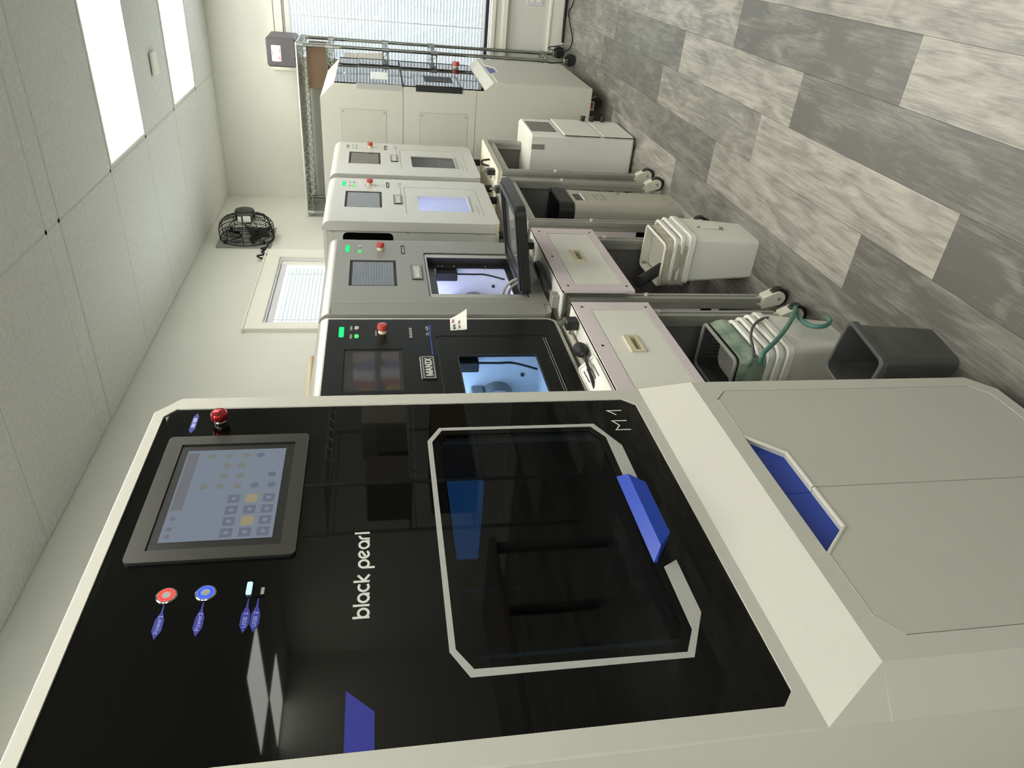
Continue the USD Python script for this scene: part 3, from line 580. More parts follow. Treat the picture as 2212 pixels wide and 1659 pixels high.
    T.add('stop_cap', lathe([(.0100, .010), (.0150, .013), (.0153, .022), (.0138, .028), (.0, .030)], (X, yd(.096), 1.4035 + dz), (1, 0, 0), 28), 'red', q)
    T.add('stop_mark', ex(sbox(yd(.115), 1.4205 + dz, yd(.085), 1.4245 + dz), X + .0005, X + .0009), 'grey')
    q = T.add('data_port', ex(sbox(yd(.137), 1.3125 + dz, yd(.054), 1.3265 + dz), X + .0005, X + .0014), 'black_matte')
    T.add('port_mark', [ex(sbox(yd(.070 + .016 * k + .011), 1.3155 + dz, yd(.070 + .016 * k), 1.3225 + dz).difference(sbox(yd(.070 + .016 * k + .009), 1.3170 + dz, yd(.070 + .016 * k + .002), 1.3210 + dz)), X + .0014, X + .0018) for k in range(4)], 'white_print', q)
    # raised name badge
    q = T.add('name_badge', ex(rr(yd(.366), yd(.243), 1.2585 + dz, 1.2970 + dz, .004), X + .0005, X + .0040), 'black_satin', label='raised black name badge')
    T.add('badge_frame', ex(rr(yd(.364), yd(.245), 1.2605 + dz, 1.2950 + dz, .003).difference(rr(yd(.360), yd(.249), 1.2640 + dz, 1.2915 + dz, .002)), X + .0040, X + .0046), 'grey', q)
    if not dark: T.add('badge_face', ex(rr(yd(.360), yd(.249), 1.2640 + dz, 1.2915 + dz, .002), X + .0040, X + .0044), 'grey', q)
    T.add('badge_text', text_x('MANIX', X + .0042, yd(.352), 1.2685 + dz, .0185, .0008, True, width=.095), 'white_print' if dark else 'white_print', q)
    if dark: T.add('badge_line', ex(sbox(yd(.362), 1.2985 + dz, yd(.245), 1.3005 + dz), X + .0005, X + .003), 'white_print', q)
    if logo:
        lm = 'blue' if dark else 'grey'
        q = T.add('model_mark', [ex(Polygon([(yd(.118), 1.2605 + dz), (yd(.052), 1.2560 + dz), (yd(.052), 1.2600 + dz), (yd(.230), 1.2628 + dz), (yd(.230), 1.2600 + dz)]).buffer(.0008), X + .0005, X + .0009)], lm)
        T.add('model_text', text_x('7L-5A', X + .0005, yd(.116), 1.2640 + dz, .0085, .0004, True, width=.060), 'grey' if not dark else 'silver_stripe', q)
    # left flank: recessed sheet with a window slot and screws
    T.add('side_panel', ey(rr(X - .60, X - BT - .006, zb + .02, zt - .03, .01), yl + .008, yl + .012), side_m)
    T.add('side_slot', ey(rr(X - .26, X - .052, zb + .46, zb + .67, .020), yl + .0068, yl + .008), 'black_gloss')
    T.add('side_screw', [cyl((X - BT - .006, yl + .004, z), (X - BT - .006, yl + .008, z), .005, 10) for z in (zb + .10, zb + .40, zb + .71)], 'grey')
    for xx in (X - .60, X - .07):
        for yy in (yl + .06, yr - .06): T.add('foot', cyl((xx, yy, .8285 if dark else .8225), (xx, yy, zb + .002), .018, 14), 'black_matte')
    return T
bench_mill('black bench-top mill with a blue-lit chamber, partly hidden by the big cabinet', -1.05, 1.419, 2.024, 0.0, True, True, 'shut', True)
bench_mill('silver bench-top mill with its black door folded down, beside the black one', -1.05, 2.052, 2.678, 0.0, False, True, 'open', False, .040)
bench_mill('light silver bench-top mill with closed lavender-lit window and green lights', -1.07, 2.936, 3.533, 0.042, False, True, 'shut', True)
bench_mill('light silver bench-top mill that is switched off, farthest of the row', -1.07, 3.604, 4.206, 0.042, False, False, 'shut', True)

# ============================================================ CARTS UNDER THE MILLS
def extr(cx, cy, z0, z1, w=.04):
    h, g, d = w / 2, .0042, .0075
    p = sbox(cx - h, cy - h, cx + h, cy + h).buffer(-.002).buffer(.002, quad_segs=2)
    for sx, sy in ((1, 0), (-1, 0), (0, 1), (0, -1)):
        p = p.difference(sbox(cx + sx * h - (d if sx else g), cy + sy * h - (d if sy else g), cx + sx * h + (d if sx else g), cy + sy * h + (d if sy else g)))
    return ez(p, z0, z1)
def cart(label, yl, yr, zt, xf, drawer, xtop):
    T = Thing('machine_cart', ((-1.72 + xf) / 2, (yl + yr) / 2, 0), label, 'cart', 'rolling carts under the mills')
    T.add('table_top', [bx(-1.74, xtop, yl, yr, zt - .028, zt, .003)], 'carttop')
    T.add('top_edge', bx(xtop, xtop + .003, yl + .002, yr - .002, zt - .026, zt - .003), 'cartedge')
    xb, c = -1.70, xf - .02
    for xx in (c, xb):
        for yy in (yl + .022, yr - .022):
            T.add('leg', extr(xx, yy, .105, zt - .028), 'alu')
    for zz in (zt - .05, .30):
        for yy in (yl + .022, yr - .022): T.add('rail', bx(xb + .02, c - .02, yy - .018, yy + .018, zz - .02, zz + .02), 'alu')
        T.add('rail', bx(xb - .018, xb + .018, yl + .042, yr - .042, zz - .02, zz + .02), 'alu')
    T.add('rail', bx(c - .018, c + .012, yl + .042, yr - .042, zt - .066, zt - .028), 'alu')
    for yy, s in ((yl, 1), (yr, -1)):
        T.add('side_panel', bx(xb + .02, c - .012, yy + s * .004, yy + s * .008, .25, zt - .07), 'lilac', label='lilac-grey side sheet')
        T.add('side_lining', bx(xb + .02, c - .012, yy + s * .0085, yy + s * .010, .25, zt - .07), 'cart_dark')
    T.add('back_panel', bx(xb + .022, xb + .026, yl + .03, yr - .03, .06, zt - .07), 'cart_dark')
    for yy in (yl + .05, yr - .05):
        T.add('leg_screw', cyl((xf - .002, yy - (.028 if yy < (yl + yr) / 2 else -.028), zt - .30), (xf + .008, yy - (.028 if yy < (yl + yr) / 2 else -.028), zt - .30), .007, 10), 'cream_body')
    for xx, rot in ((c, 1), (xb, -1)):
        for yy in (yl + .022, yr - .022):
            wx = xx + rot * .020
            k = T.add('caster', [cyl((xx, yy, .092), (xx, yy, .110), .020, 16), hull([(wx + .026 * math.cos(a), yy + s * .021, .040 + .026 * math.sin(a)) for a in np.linspace(0, 2 * math.pi, 12, endpoint=False) for s in (-1, 1)] + [(xx + dx, yy + s * .020, .093) for dx in (-.020, .022) for s in (-1, 1)])], 'cream_body', label='cream swivel caster')
            T.add('wheel', [cyl((wx, yy - .013, .034), (wx, yy + .013, .034), .034, 24)], 'black_satin', k)
            T.add('axle_bolt', cyl((wx, yy - .0235, .038), (wx, yy - .020, .038), .006, 10), 'grey', k)
    if drawer:
        x1 = -.97; x0 = xf - .075; z0, z1 = drawer
        y0, y1 = yl - .004, yr - .006
        D = T.add('drawer_unit', [diff(bx(x0 - .30, x1 - .006, y0 + .050, y1 - .050, z0 + .01, z1 - .004), bx(x1 - .05, x1 + .01, y0 + .08, y1 - .08, z0 + .03, z1 - .03)), bx(x0, x1 - .004, y0, y1, z1 - .005, z1)], 'rim_white')
        fr = sbox(y0, z0, y1, z1); hole = sbox(y0 + .052, z0 + .030, y1 - .052, z1 - .050)
        T.add('drawer_frame', ex(fr.difference(hole), x1 - .010, x1), 'lilac', D, 'lilac-grey sheet metal frame of the drawer')
        hz = (z0 + z1) / 2 + .004; hy = (y0 + y1) / 2 + .010
        hh = sbox(hy - .047, hz - .021, hy + .047, hz + .023)
        T.add('drawer_front', [ex(hole.buffer(-.0022, join_style=2).difference(hh.buffer(-.006)), x1 - .010, x1 - .0012), ], 'drawer', D)
        T.add('drawer_pull', [ex(hh.difference(sbox(hy - .038, hz - .012, hy + .038, hz + .006)), x1 - .003, x1 + .0035), bx(x1 - .024, x1 - .022, hy - .042, hy + .042, hz - .016, hz + .010), bx(x1 - .022, x1 - .001, hy - .0395, hy - .0375, hz - .013, hz + .008), bx(x1 - .022, x1 - .001, hy + .0375, hy + .0395, hz - .013, hz + .008), bx(x1 - .022, x1 - .001, hy - .038, hy + .038, hz + .006, hz + .008), bx(x1 - .022, x1 - .001, hy - .038, hy + .038, hz - .014, hz - .012)], 'cream', D, 'cream recessed drawer pull')
        T.add('drawer_screw', [cyl((x1 - .001, yy, zz), (x1 + .0012, yy, zz), .0042, 10) for yy in (y0 + .035, y1 - .035) for zz in (z0 + .02, z1 - .025)] + [cyl((x1 - .001, (y0 + y1) / 2, z1 - .025), (x1 + .0012, (y0 + y1) / 2, z1 - .025), .0042, 10)], 'black_matte', D)
    return T
c1 = cart('rolling cart with lilac drawer under the black mill', 1.424, 1.985, .822, -1.00, (.557, .812), -1.085)
c2 = cart('rolling cart with lilac drawer under the open silver mill', 2.070, 2.640, .820, -1.00, (.572, .820), -1.085)
c3 = cart('rolling cart without drawer over the beige bin', 2.795, 3.405, .822, -1.00, None, -1.0)
c4 = cart('rolling cart without drawer, farthest of the row, over the small white cabinet', 3.510, 4.118, .822, -1.00, None, -1.0)
c1.add('machine_plinth', bx(-1.70, -1.035, 1.44, 1.995, .822, .828), 'cartedge')
# pneumatic fittings standing on the drawer tops
def fitting(T, x, y, z, flip=1):
    q = T.add('air_fitting', [bx(x - .016, x + .012, y - .022, y + .022, z, z + .040, .003)], 'black_satin', label='black air fitting')
    T.add('brass_nut', [cyl((x, y, z + .040), (x, y, z + .052), .009, 6), cyl((x, y, z + .052), (x, y, z + .064), .006, 12), cyl((x - .01, y - .014, z + .02), (x - .03, y - .014, z + .02), .008, 6)], 'steel', q)
fitting(c1, -.995, 1.885, .812); fitting(c2, -1.012, 2.575, .820)
q = c1.add('power_plug', lathe([(.018, 0), (.022, .02), (.018, .045), (.011, .055), (.011, .062), (.006, .064), (.006, .085)], (-1.02, 1.775, .832), (.25, -.95, .08), 18), 'black_matte', label='black cable plug')
c1.add('plug_cable', tube([(-1.00, 1.70, .836), (-1.01, 1.62, .84), (-1.05, 1.54, .83), (-1.06, 1.45, .83)], .005), 'black_matte', q)
c2.add('hose_loop', tube([(-1.035, 2.205, .835), (-1.0, 2.23, .85), (-.985, 2.28, .855), (-.995, 2.33, .85), (-1.03, 2.36, .835)], [.014] * 9 + [.016] * 15 + [.014] * 9, 10), 'black_matte', label='thick black cable bend')
for yy in (2.10, 2.125): c2.add('air_fitting', bx(-1.05, -1.005, yy - .008, yy + .008, .820, .845, .002), 'grey')
fitting(c3, -1.03, 3.31, .822); fitting(c4, -1.03, 3.60, .822)
c4.add('cable_clip', tube([(-1.06, 3.80, .822), (-1.05, 3.80, .86), (-1.03, 3.79, .86), (-1.02, 3.78, .824)], .005), 'black_matte')

# ============================================================ BINS AND HAMPERS
def slotted_basket(T, parent, cx, cy, hx, hy, z0, z1, m, th=.003):
    # four walls with slots, floor
    for ax in (0, 1):
        n, L = (hx, hy) if ax == 0 else (hy, hx)
        face = sbox(-L, z0, L, z1)
        holes = []
        for s in np.arange(-L + .022, L - .018, .0135): holes.append(sbox(s - .0033, z0 + .014, s + .0033, z1 - .026))
        face = face.difference(unary_union(holes))
        for s in (-1, 1):
            if ax == 0: mm = ex(affinity.translate(face, cy, 0), cx + s * n - th / 2, cx + s * n + th / 2)
            else: mm = ey(affinity.translate(face, cx, 0), cy + s * n - th / 2, cy + s * n + th / 2)
            T.add('slotted_wall', mm, m, parent)
    fl_ = sbox(cx - hx, cy - hy, cx + hx, cy + hy)
    fl_ = fl_.difference(unary_union([sbox(a - .003, b_ - .0055, a + .003, b_ + .0055) for a in np.arange(cx - hx + .016, cx + hx - .010, .0145) for b_ in np.arange(cy - hy + .018, cy + hy - .010, .018)]))
    T.add('basket_floor', ez(fl_, z0, z0 + th), m, parent)
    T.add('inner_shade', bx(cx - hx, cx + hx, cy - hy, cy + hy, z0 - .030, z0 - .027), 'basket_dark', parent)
def rim_loop(cx, cy, hx, hy, r, z, rad, rot=0):
    L = rloop(cx, cy, hx, hy, r, z, 5, rot); L = np.vstack([L, L[:1]]); return tube(L, rad, 8, 0)
def skirt(cx, cy, loops, amp, seed):
    L = []
    for hx_, hy_, z_ in loops: L.append(rloop(cx, cy, hx_, hy_, .02, z_, 10))
    m = loft(L); m = m.subdivide().subdivide()
    d = m.vertices - np.array([cx, cy, 0]); d[:, 2] = 0; d /= np.linalg.norm(d, axis=1, keepdims=True)
    m.vertices = m.vertices + d * (meshkit.fbm(m.vertices * 45, 3, seed)[:, None] - .3) * amp * 2
    inner = m.copy(); inner.vertices = inner.vertices - d * .001; inner.faces = inner.faces[:, ::-1]
    return cat(m, inner)
# --- white bins under the silver mill
hx, hy, cx, cy = .083, .105, -.977, 2.458
b = Thing('nested_bin', (cx, cy, 0), 'white plastic bin with carry handle on the floor under the open silver mill', 'bin')
b.add('body', bin_shell(cx, cy, (hx - .006, hy - .004), (hx + .008, hy + .009), 0.0, .285, .018, rim=.006, rim_h=.022), 'bin_white')
q = b.add('handle_bracket', [bx(cx + hx - .004, cx + hx + .008, cy - .003 + dy, cy + .012 + dy, zz - .012, zz + .010, .003) for dy in (0,) for zz in (.118, .205)], 'grey')
b.add('handle_bar', bx(cx + hx + .002, cx + hx + .010, cy - .006, cy + .012, .125, .200, .003), 'bin_white', q)
for k, zz in enumerate((.318, .344)):
    t = Thing('nested_bin', (cx - .004 * k, cy - .006 * (k + 1), .03), ('middle' if k == 0 else 'uppermost') + ' rim of the white bins nested under the open silver mill', 'bin')
    t.add('body', bin_shell(cx - .004 * k, cy - .005 * k - .003, (hx - .014 - .006 * k, hy - .012 - .006 * k), (hx + .0045 - .003 * k, hy + .006 - .003 * k), .03 + .012 * k, zz, .018, th=.003, rim=.006, rim_h=.012), 'rim_white')
cxb, cyb = -1.000, 2.452
t = Thing('plastic_basket', (cxb, cyb, .10), 'cream slotted basket tilted on top of the white bins', 'basket')
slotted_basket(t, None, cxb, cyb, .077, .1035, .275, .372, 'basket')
t.add('rim', rim_loop(cxb, cyb, .081, .1075, .016, .373, .0055), 'basket')
t.add('filter_cloth', skirt(cxb + .004, cyb - .003, [(.0815, .1075, .368), (.0835, .1085, .355), (.086, .1095, .340), (.0865, .110, .325), (.083, .1075, .29), (.080, .1055, .26)], .004, 3), 'cloth', label='stained cloth liner hanging outside the basket', smooth=60)
solo('foam_roll', tube([(-1.045, 2.435, .335), (-1.035, 2.345, .410), (-1.022, 2.250, .492)], .0205, 14, 4), 'black_matte', 'black foam grip leaning in the cream slotted basket', 'grip')
# --- white bins with green bag under the black mill
cx, cy, hx, hy = -1.048, 1.765, .085, .120
b = Thing('nested_bin', (cx, cy, 0), 'white plastic bin with curved shoulder on the floor under the black mill', 'bin')
b.add('body', bin_shell(cx, cy, (hx - .004, hy - .030), (hx + .006, hy + .002), 0.0, .240, .02, rim=.006, rim_h=.02), 'bin_white')
b.add('shoulder_rib', tube([(cx + hx + .004, cy + .06, .222), (cx + hx + .003, cy - .01, .190), (cx + hx + .002, cy - .065, .168), (cx + hx - .006, cy - .1035, .150), (cx + hx - .030, cy - .1065, .145), (cx + .0, cy - .1065, .150)], .0026, 8), 'rim_white')
for k, zz in enumerate((.268, .296, .322)):
    t = Thing('nested_bin', (cx, cy, .03), ('lowest', 'middle', 'uppermost')[k] + ' rim of the white bins nested under the black mill', 'bin')
    t.add('body', bin_shell(cx - .003 * k, cy, (hx - .022 - .004 * k, hy - .040 - .004 * k), (hx + .002 - .004 * k, hy - .002 - .004 * k), .03 + .012 * k, zz, .03, th=.003, rim=.007, rim_h=.016), 'rim_white')
solo('green_bag', skirt(-1.070, 1.768, [(.0775, .1215, .382), (.0800, .1235, .366), (.0860, .1265, .348), (.0855, .126, .330), (.080, .118, .29)], .0065, 9), 'green', 'crumpled translucent green bag draped between the nested white bins and the grey basket', 'bag', smooth=60)
t = Thing('plastic_basket', (-1.075, 1.770, .15), 'dark grey slotted basket with shiny rim inside the green bag', 'basket')
slotted_basket(t, None, -1.072, 1.770, .070, .113, .265, .388, 'basket_dark')
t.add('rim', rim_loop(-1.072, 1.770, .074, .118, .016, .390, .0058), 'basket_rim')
solo('teal_hose', tube([(-.985, 1.615, .335), (-.955, 1.618, .335), (-.938, 1.665, .275), (-.935, 1.751, .193), (-.937, 1.838, .125), (-.960, 1.925, .066), (-.985, 1.945, .042), (-.970, 1.915, .062), (-.942, 1.81, .118), (-.936, 1.755, .118), (-.930, 1.735, .103), (-.926, 1.735, .078), (-.924, 1.757, .052), (-.928, 1.79, .036), (-.935, 1.802, .028)], .0072, 12), 'teal', 'teal air hose looping from the green bag down past the cart caster', 'hose', smooth=True)
solo('grey_cable', tube([(-.985, 1.65, .338), (-.960, 1.67, .340), (-.950, 1.71, .330), (-.948, 1.768, .296), (-.950, 1.815, .252), (-.958, 1.848, .205), (-.990, 1.90, .170)], .0042, 8), 'purple', 'thin grey cable curving out of the green bag', 'cable', smooth=True)
# --- small dark waste bin
t = Thing('waste_bin', (-.852, 1.385, 0), 'small dark grey waste bin on the floor beside the big cabinet', 'bin')
t.add('body', bin_shell(-.852, 1.388, (.066, .070), (.075, .080), 0.0, .232, .016, th=.003, rot=-10), 'bin_grey')
t.add('rim', [loft([rloop(-.852, 1.386, .0775, .0825, .018, z, rot=-10) for z in (.212, .214)] + [rloop(-.852, 1.386, .081, .086, .018, z, rot=-10) for z in (.214, .231)] + [rloop(-.852, 1.386, .078, .083, .018, .234, rot=-10), rloop(-.852, 1.386, .073, .078, .016, .232, rot=-10)])], 'basket_dark')
# --- beige bin under the third mill
cx, cy = -1.165, 3.205
t = Thing('beige_bin', (cx, cy, 0), 'tall beige bin with black rim standing under the third cart', 'bin')
t.add('body', bin_shell(cx, cy, (.138, .120), (.146, .130), 0.0, .560, .04, th=.004), 'beige')
t.add('rim', bin_shell(cx, cy, (.148, .132), (.150, .134), .525, .592, .04, th=.012), 'black_satin')
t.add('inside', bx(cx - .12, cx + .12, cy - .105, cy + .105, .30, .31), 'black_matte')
q = t.add('label_window', ex(sbox(3.150, .468, 3.235, .505), cx + .1435, cx + .1465), 'beige_dark')
t.add('label_edge', ex(sbox(3.145, .462, 3.240, .468), cx + .1435, cx + .150), 'rim_white', q)
t.add('printed_mark', [ex(sbox(3.165 + .028 * i, .350 + .022 * j, 3.185 + .028 * i, .364 + .022 * j), cx + .1420, cx + .1438) for i in range(3) for j in range(3) if (i, j) != (1, 1)], 'grey')
t.add('latch', bx(cx + .139, cx + .146, 3.262, 3.282, .262, .276), 'grey')
# ============================================================ SMALL WHITE CABINET WITH A SCREEN
t = Thing('floor_unit', (-1.1, 4.045, 0), 'white floor-standing unit with dark screen and black latches beside the tall cabinet', 'machine')
t.add('body', bx(-1.36, -.90, 3.858, 4.235, 0.012, .600, .012), 'white_unit')
for yy in (3.90, 4.19):
    for xx in (-1.30, -.96): t.add('foot', cyl((xx, yy, 0), (xx, yy, .014), .02, 12), 'black_matte')
t.add('screen', ex(sbox(3.937, .438, 4.160, .580), -.901, -.8985), 'screen_dark', label='dark blue screen')
t.add('screen_line', ex(sbox(3.86, .418, 4.233, .4215), -.901, -.899), 'grey')
for z0_, z1_ in ((.205, .412), (.020, .196)):
    t.add('front_door', bx(-.899, -.893, 3.866, 4.228, z0_, z1_, .002), 'white_unit')
    t.add('door_gap', bx(-.9005, -.8985, 3.858, 3.8655, z0_ + .005, z1_ - .005), 'black_matte')
for zz in (.225, .172, .105): t.add('latch', [cyl((-.893, 4.210, zz), (-.872, 4.210, zz), .013, 14), cyl((-.872, 4.210, zz), (-.866, 4.210, zz), .016, 14)], 'black_satin')
t.add('side_label', ey(sbox(-.977, .517, -.950, .588), 3.8565, 3.858), 'grey')
# ============================================================ TALL CABINET MACHINE NEAR THE END WALL
XT, ya, yb = -.81, 4.482, 5.366
t = Thing('tall_cabinet', (-1.28, 4.92, 0), 'tall white machine cabinet with reflective glass front beside the wire rack', 'machine')
side = Polygon([(-1.75, .110), (XT + .048, .110), (XT + .048, .718), (XT, .772), (XT, 1.645), (XT - .085, 1.727), (-1.60, 1.727), (-1.75, 1.60)])
t.add('housing', ey(side, ya, yb), 'white', smooth=False)
def front(name, z0, z1, y0, y1, m, d0=-.001, d1=.006, parent=None, label=None): return t.add(name, ex(sbox(y0, z0, y1, z1), XT + d0, XT + d1), m, parent, label)
front('glass_panel', 1.522, 1.643, ya + .004, yb - .004, 'black_gloss', label='upper strip of dark glass')
front('glass_door', 1.258, 1.518, ya + .004, yb - .004, 'black_gloss', label='dark glass door', d1=.008)
t.add('door_edge', bx(XT - .024, XT + .006, ya - .003, ya + .004, 1.258, 1.518), 'silver_stripe')
t.add('door_seam', [bx(XT - .002, XT + .010, ya - .003, yb - .004, 1.249, 1.256)], 'black_matte')
front('glass_panel', .776, 1.247, ya + .004, yb - .004, 'black_gloss', label='lower dark glass panel')
q = front('chamber_door', .905, 1.178, 4.486, 4.910, 'black_gloss', .004, .014)
t.add('door_side', bx(XT - .022, XT + .014, ya - .004, ya + .006, .905, 1.178), 'black_satin')
t.add('chamber_window', ex(sbox(4.606, .948, 4.786, 1.120), XT + .014, XT + .0155), 'black_matte', q)
t.add('door_groove', ex(sbox(4.50, .908, 4.89, .920), XT + .014, XT + .0155), 'black_satin', q)
front('paper_sheet', 1.34, 1.44, 4.62, 4.86, 'white_print', .008, .0086)
front('glass_mark', 1.590, 1.600, 4.74, 4.80, 'white_print', .006, .0066)
q = t.add('emergency_stop', cyl((XT + .006, 5.225, .872), (XT + .020, 5.225, .872), .018, 16), 'cream')
t.add('stop_cap', cyl((XT + .020, 5.225, .872), (XT + .044, 5.225, .872), .026, 18, .022), 'red', q)
dz_ = Polygon([(ya + .02, .150), (yb - .02, .150), (yb - .02, .694), (5.09, .694), (5.02, .640), (4.86, .640), (4.79, .694), (ya + .02, .694)])
t.add('cabinet_door', ex(dz_, XT + .047, XT + .053), 'white_door')
t.add('door_pull', ex(Polygon([(5.07, .697), (5.01, .650), (4.87, .650), (4.81, .697)]), XT + .047, XT + .0495), 'blue', label='blue recessed pull')
t.add('side_seam', [ey(sbox(-1.74, z - .0018, XT - .01, z + .0018), ya - .0006, ya + .001) for z in (1.252,)] + [ey(sbox(-1.74, .8165, XT, .8195), ya - .0006, ya + .001)], 'grey')
for z0_, z1_ in ((1.350, 1.610), (.865, 1.152)):
    fr = sbox(-1.52, z0_, -.950, z1_)
    q = t.add('access_panel', ey(fr, ya - .0012, ya + .001), 'white_door')
    t.add('panel_edge', [ey(fr.buffer(.0016, join_style=2).difference(fr), ya - .0006, ya + .001)], 'grey', q)
    t.add('panel_screw', [cyl((xx, ya - .003, zz), (xx, ya, zz), .005, 10) for xx in (-1.505, -.965) for zz in (z0_ + .012, z1_ - .012)], 'grey', q)
for yy in (ya + .15, yb - .10):
    for xx in (-1.64, -.885):
        k = t.add('caster', [bx(xx - .03, xx + .03, yy - .024, yy + .024, .045, .112, .006)], 'cream_body')
        t.add('wheel', cyl((xx + .018, yy - .020, .036), (xx + .018, yy + .020, .036), .036, 20), 'black_satin', k)
        if xx > -1: t.add('brake_tab', bx(xx - .012, xx + .022, yy - .0275, yy - .0235, .058, .076), 'red', k)
# ============================================================ CHROME WIRE RACK
xr, xl_, yf_, yb_ = -.748, -1.905, 5.405, 5.765
t = Thing('wire_rack', (-1.33, 5.58, 0), 'chrome wire shelving rack on black casters against the end wall', 'rack')
for xx in (xr, xl_):
    for yy in (yf_, yb_): t.add('post', cyl((xx, yy, .12), (xx, yy, 1.925), .0125, 14), 'chrome')
SH = (1.905, 1.715, 1.338, 1.006, .170)
def wires(pts_list, r): return cat(*[cyl(a, b, r, 6) for a, b in pts_list])
for z in SH:
    seg = []
    for yy in (yf_, yb_):
        seg += [((xl_, yy, z + .017), (xr, yy, z + .017)), ((xl_, yy, z - .017), (xr, yy, z - .017))]
    for xx in (xl_, xr): seg += [((xx, yf_, z + .017), (xx, yb_, z + .017)), ((xx, yf_, z - .017), (xx, yb_, z - .017))]
    s = t.add('shelf', wires(seg, .0036), 'chrome')
    zig = []
    for yy in (yf_, yb_):
        xsn = np.linspace(xl_ + .02, xr - .02, 41)
        zig += [((xsn[i], yy, z + (.016 if i % 2 else -.016)), (xsn[i + 1], yy, z + (-.016 if i % 2 else .016))) for i in range(40)]
    for xx in (xl_, xr):
        ysn = np.linspace(yf_ + .02, yb_ - .02, 13)
        zig += [((xx, ysn[i], z + (.016 if i % 2 else -.016)), (xx, ysn[i + 1], z + (-.016 if i % 2 else .016))) for i in range(12)]
    t.add('truss_wire', wires(zig, .0022), 'chrome', s)
    t.add('deck_wire', wires([((x_, yf_, z + .019), (x_, yb_, z + .019)) for x_ in np.linspace(xl_ + .02, xr - .02, 46)], .0016), 'chrome', s)
    t.add('corner_sleeve', [cyl((xx, yy, z - .022), (xx, yy, z + .022), .0175, 14) for xx in (xl_, xr) for yy in (yf_, yb_)], 'steel', s)
t.add('shelf_liner', bx(xl_ - .015, xr + .010, yf_ - .012, yb_ + .01, 1.927, 1.935), 'trim', label='white board on the top shelf')
for xx in (xr, xl_):
    for yy in (yf_, yb_):
        k = t.add('caster', [cyl((xx, yy, .085), (xx, yy, .125), .010, 12), bx(xx - .020, xx + .020, yy - .022, yy + .022, .055, .088, .005)], 'chrome')
        t.add('wheel', [cyl((xx + .014, yy - .017, .042), (xx + .014, yy + .017, .042), .042, 24)], 'black_satin', k)
solo('cardboard_box', bx(-1.030, -.765, 5.435, 5.735, 1.736, 1.868, .002), 'cardboard', 'brown cardboard box on the second shelf of the wire rack', 'box')
t = Thing('carton', (-.80, 5.57, 1.935), 'purple-grey carton with white picture label on top of the wire rack', 'box')
t.add('body', bx(-.902, -.716, 5.422, 5.70, 1.935, 2.126, .012), 'purple')
q = t.add('label', ey(rr(-.866, -.766, 2.032, 2.093, .004), 5.4207, 5.422), 'paper')
t.add('label_print', [ey(Polygon([(-.846, 2.050), (-.836, 2.040), (-.846, 2.030), (-.856, 2.040)]).buffer(.002).difference(Polygon([(-.846, 2.046), (-.840, 2.040), (-.846, 2.034), (-.852, 2.040)])), 5.4202, 5.4207)], 'pink', q)
t.add('label_text', [ey(sbox(-.815, 2.036, -.785, 2.041), 5.4202, 5.4207), ey(sbox(-.832, 2.082, -.80, 2.086), 5.4202, 5.4207)], 'grey', q)
zc = 1.358
for k, h in enumerate((.034, .050, .090, .092)):
    solo('flat_carton', bx(-1.18 + .006 * k, -.815 - .004 * k, 5.44, 5.735, zc, zc + h - .002, .002), 'carton', ('lowest', 'second lowest', 'second highest', 'highest')[k] + ' pale carton of the stack on the third rack shelf', 'box', 'pale cartons on the rack')
    zc += h
# ============================================================ WALL THINGS
t = Thing('wall_outlet', (-.40, YF, .24), 'white power outlet low on the end wall', 'outlet')
t.add('plate', bx(-.442, -.362, YF - .006, YF, .182, .302, .003), 'sash')
t.add('socket', [bx(-.418, -.386, YF - .008, YF - .005, z - .016, z + .016, .003) for z in (.215, .268)], 'rim_white')
solo('power_cable', tube([(.4, 5.80, .015), (-.20, 5.815, .014), (-.42, 5.812, .014), (-.60, 5.80, .014), (-.668, 5.79, .014)], .010, 8), 'black_matte', 'thick black cable along the foot of the end wall', 'cable', smooth=True)
solo('thin_cable', tube([(.1, 5.55, .005), (-.36, 5.63, .005), (-.45, 5.74, .005), (-.53, 5.66, .005), (-.60, 5.55, .005), (-.66, 5.56, .005), (-.70, 5.62, .02), (-.712, 5.69, .10), (-.70, 5.73, .13), (-.68, 5.73, .02)], .0035, 8), 'black_matte', 'thin black cable looping over the floor near the rack caster', 'cable', smooth=True)
# fan
fx, fy, fz = XL, 4.940, 2.300
t = Thing('wall_fan', (fx, fy, fz), 'black caged fan on a grey plate high on the side wall', 'fan')
t.add('mounting_plate', diff(ex(sbox(4.752, 2.128, 5.130, 2.478), XL + .001, XL + .010), cyl((XL - .1, fy, fz), (XL + .1, fy, fz), .155, 40)), 'fan_plate')
t.add('opening', cyl((XL + .0005, fy, fz), (XL + .0012, fy, fz), .158, 40), 'fan_plate')
t.add('blade', [hull([(XL + .03 + .02 * s, fy + math.cos(a + s * .28) * r0, fz + math.sin(a + s * .28) * r0) for s in (-1, 1) for r0 in (.05, .148)] + [(XL + .034 + .02 * s, fy + math.cos(a + s * .28) * .10, fz + math.sin(a + s * .28) * .10) for s in (-1, 1)]) for a in np.linspace(0, 2 * math.pi, 5, endpoint=False)], 'black_matte')
cg = []
for k, (rad, xx) in enumerate([(.176, .012), (.178, .040), (.178, .070), (.176, .095), (.170, .112), (.160, .124), (.149, .133), (.138, .140), (.127, .146), (.116, .151), (.105, .155), (.094, .158), (.083, .160)]):
    L = [(XL + xx, fy + rad * math.cos(a), fz + rad * math.sin(a)) for a in np.linspace(0, 2 * math.pi, 41)]
    t.add('cage_ring', tube(L, .0021 if k else .004, 6, 0), 'black_matte')
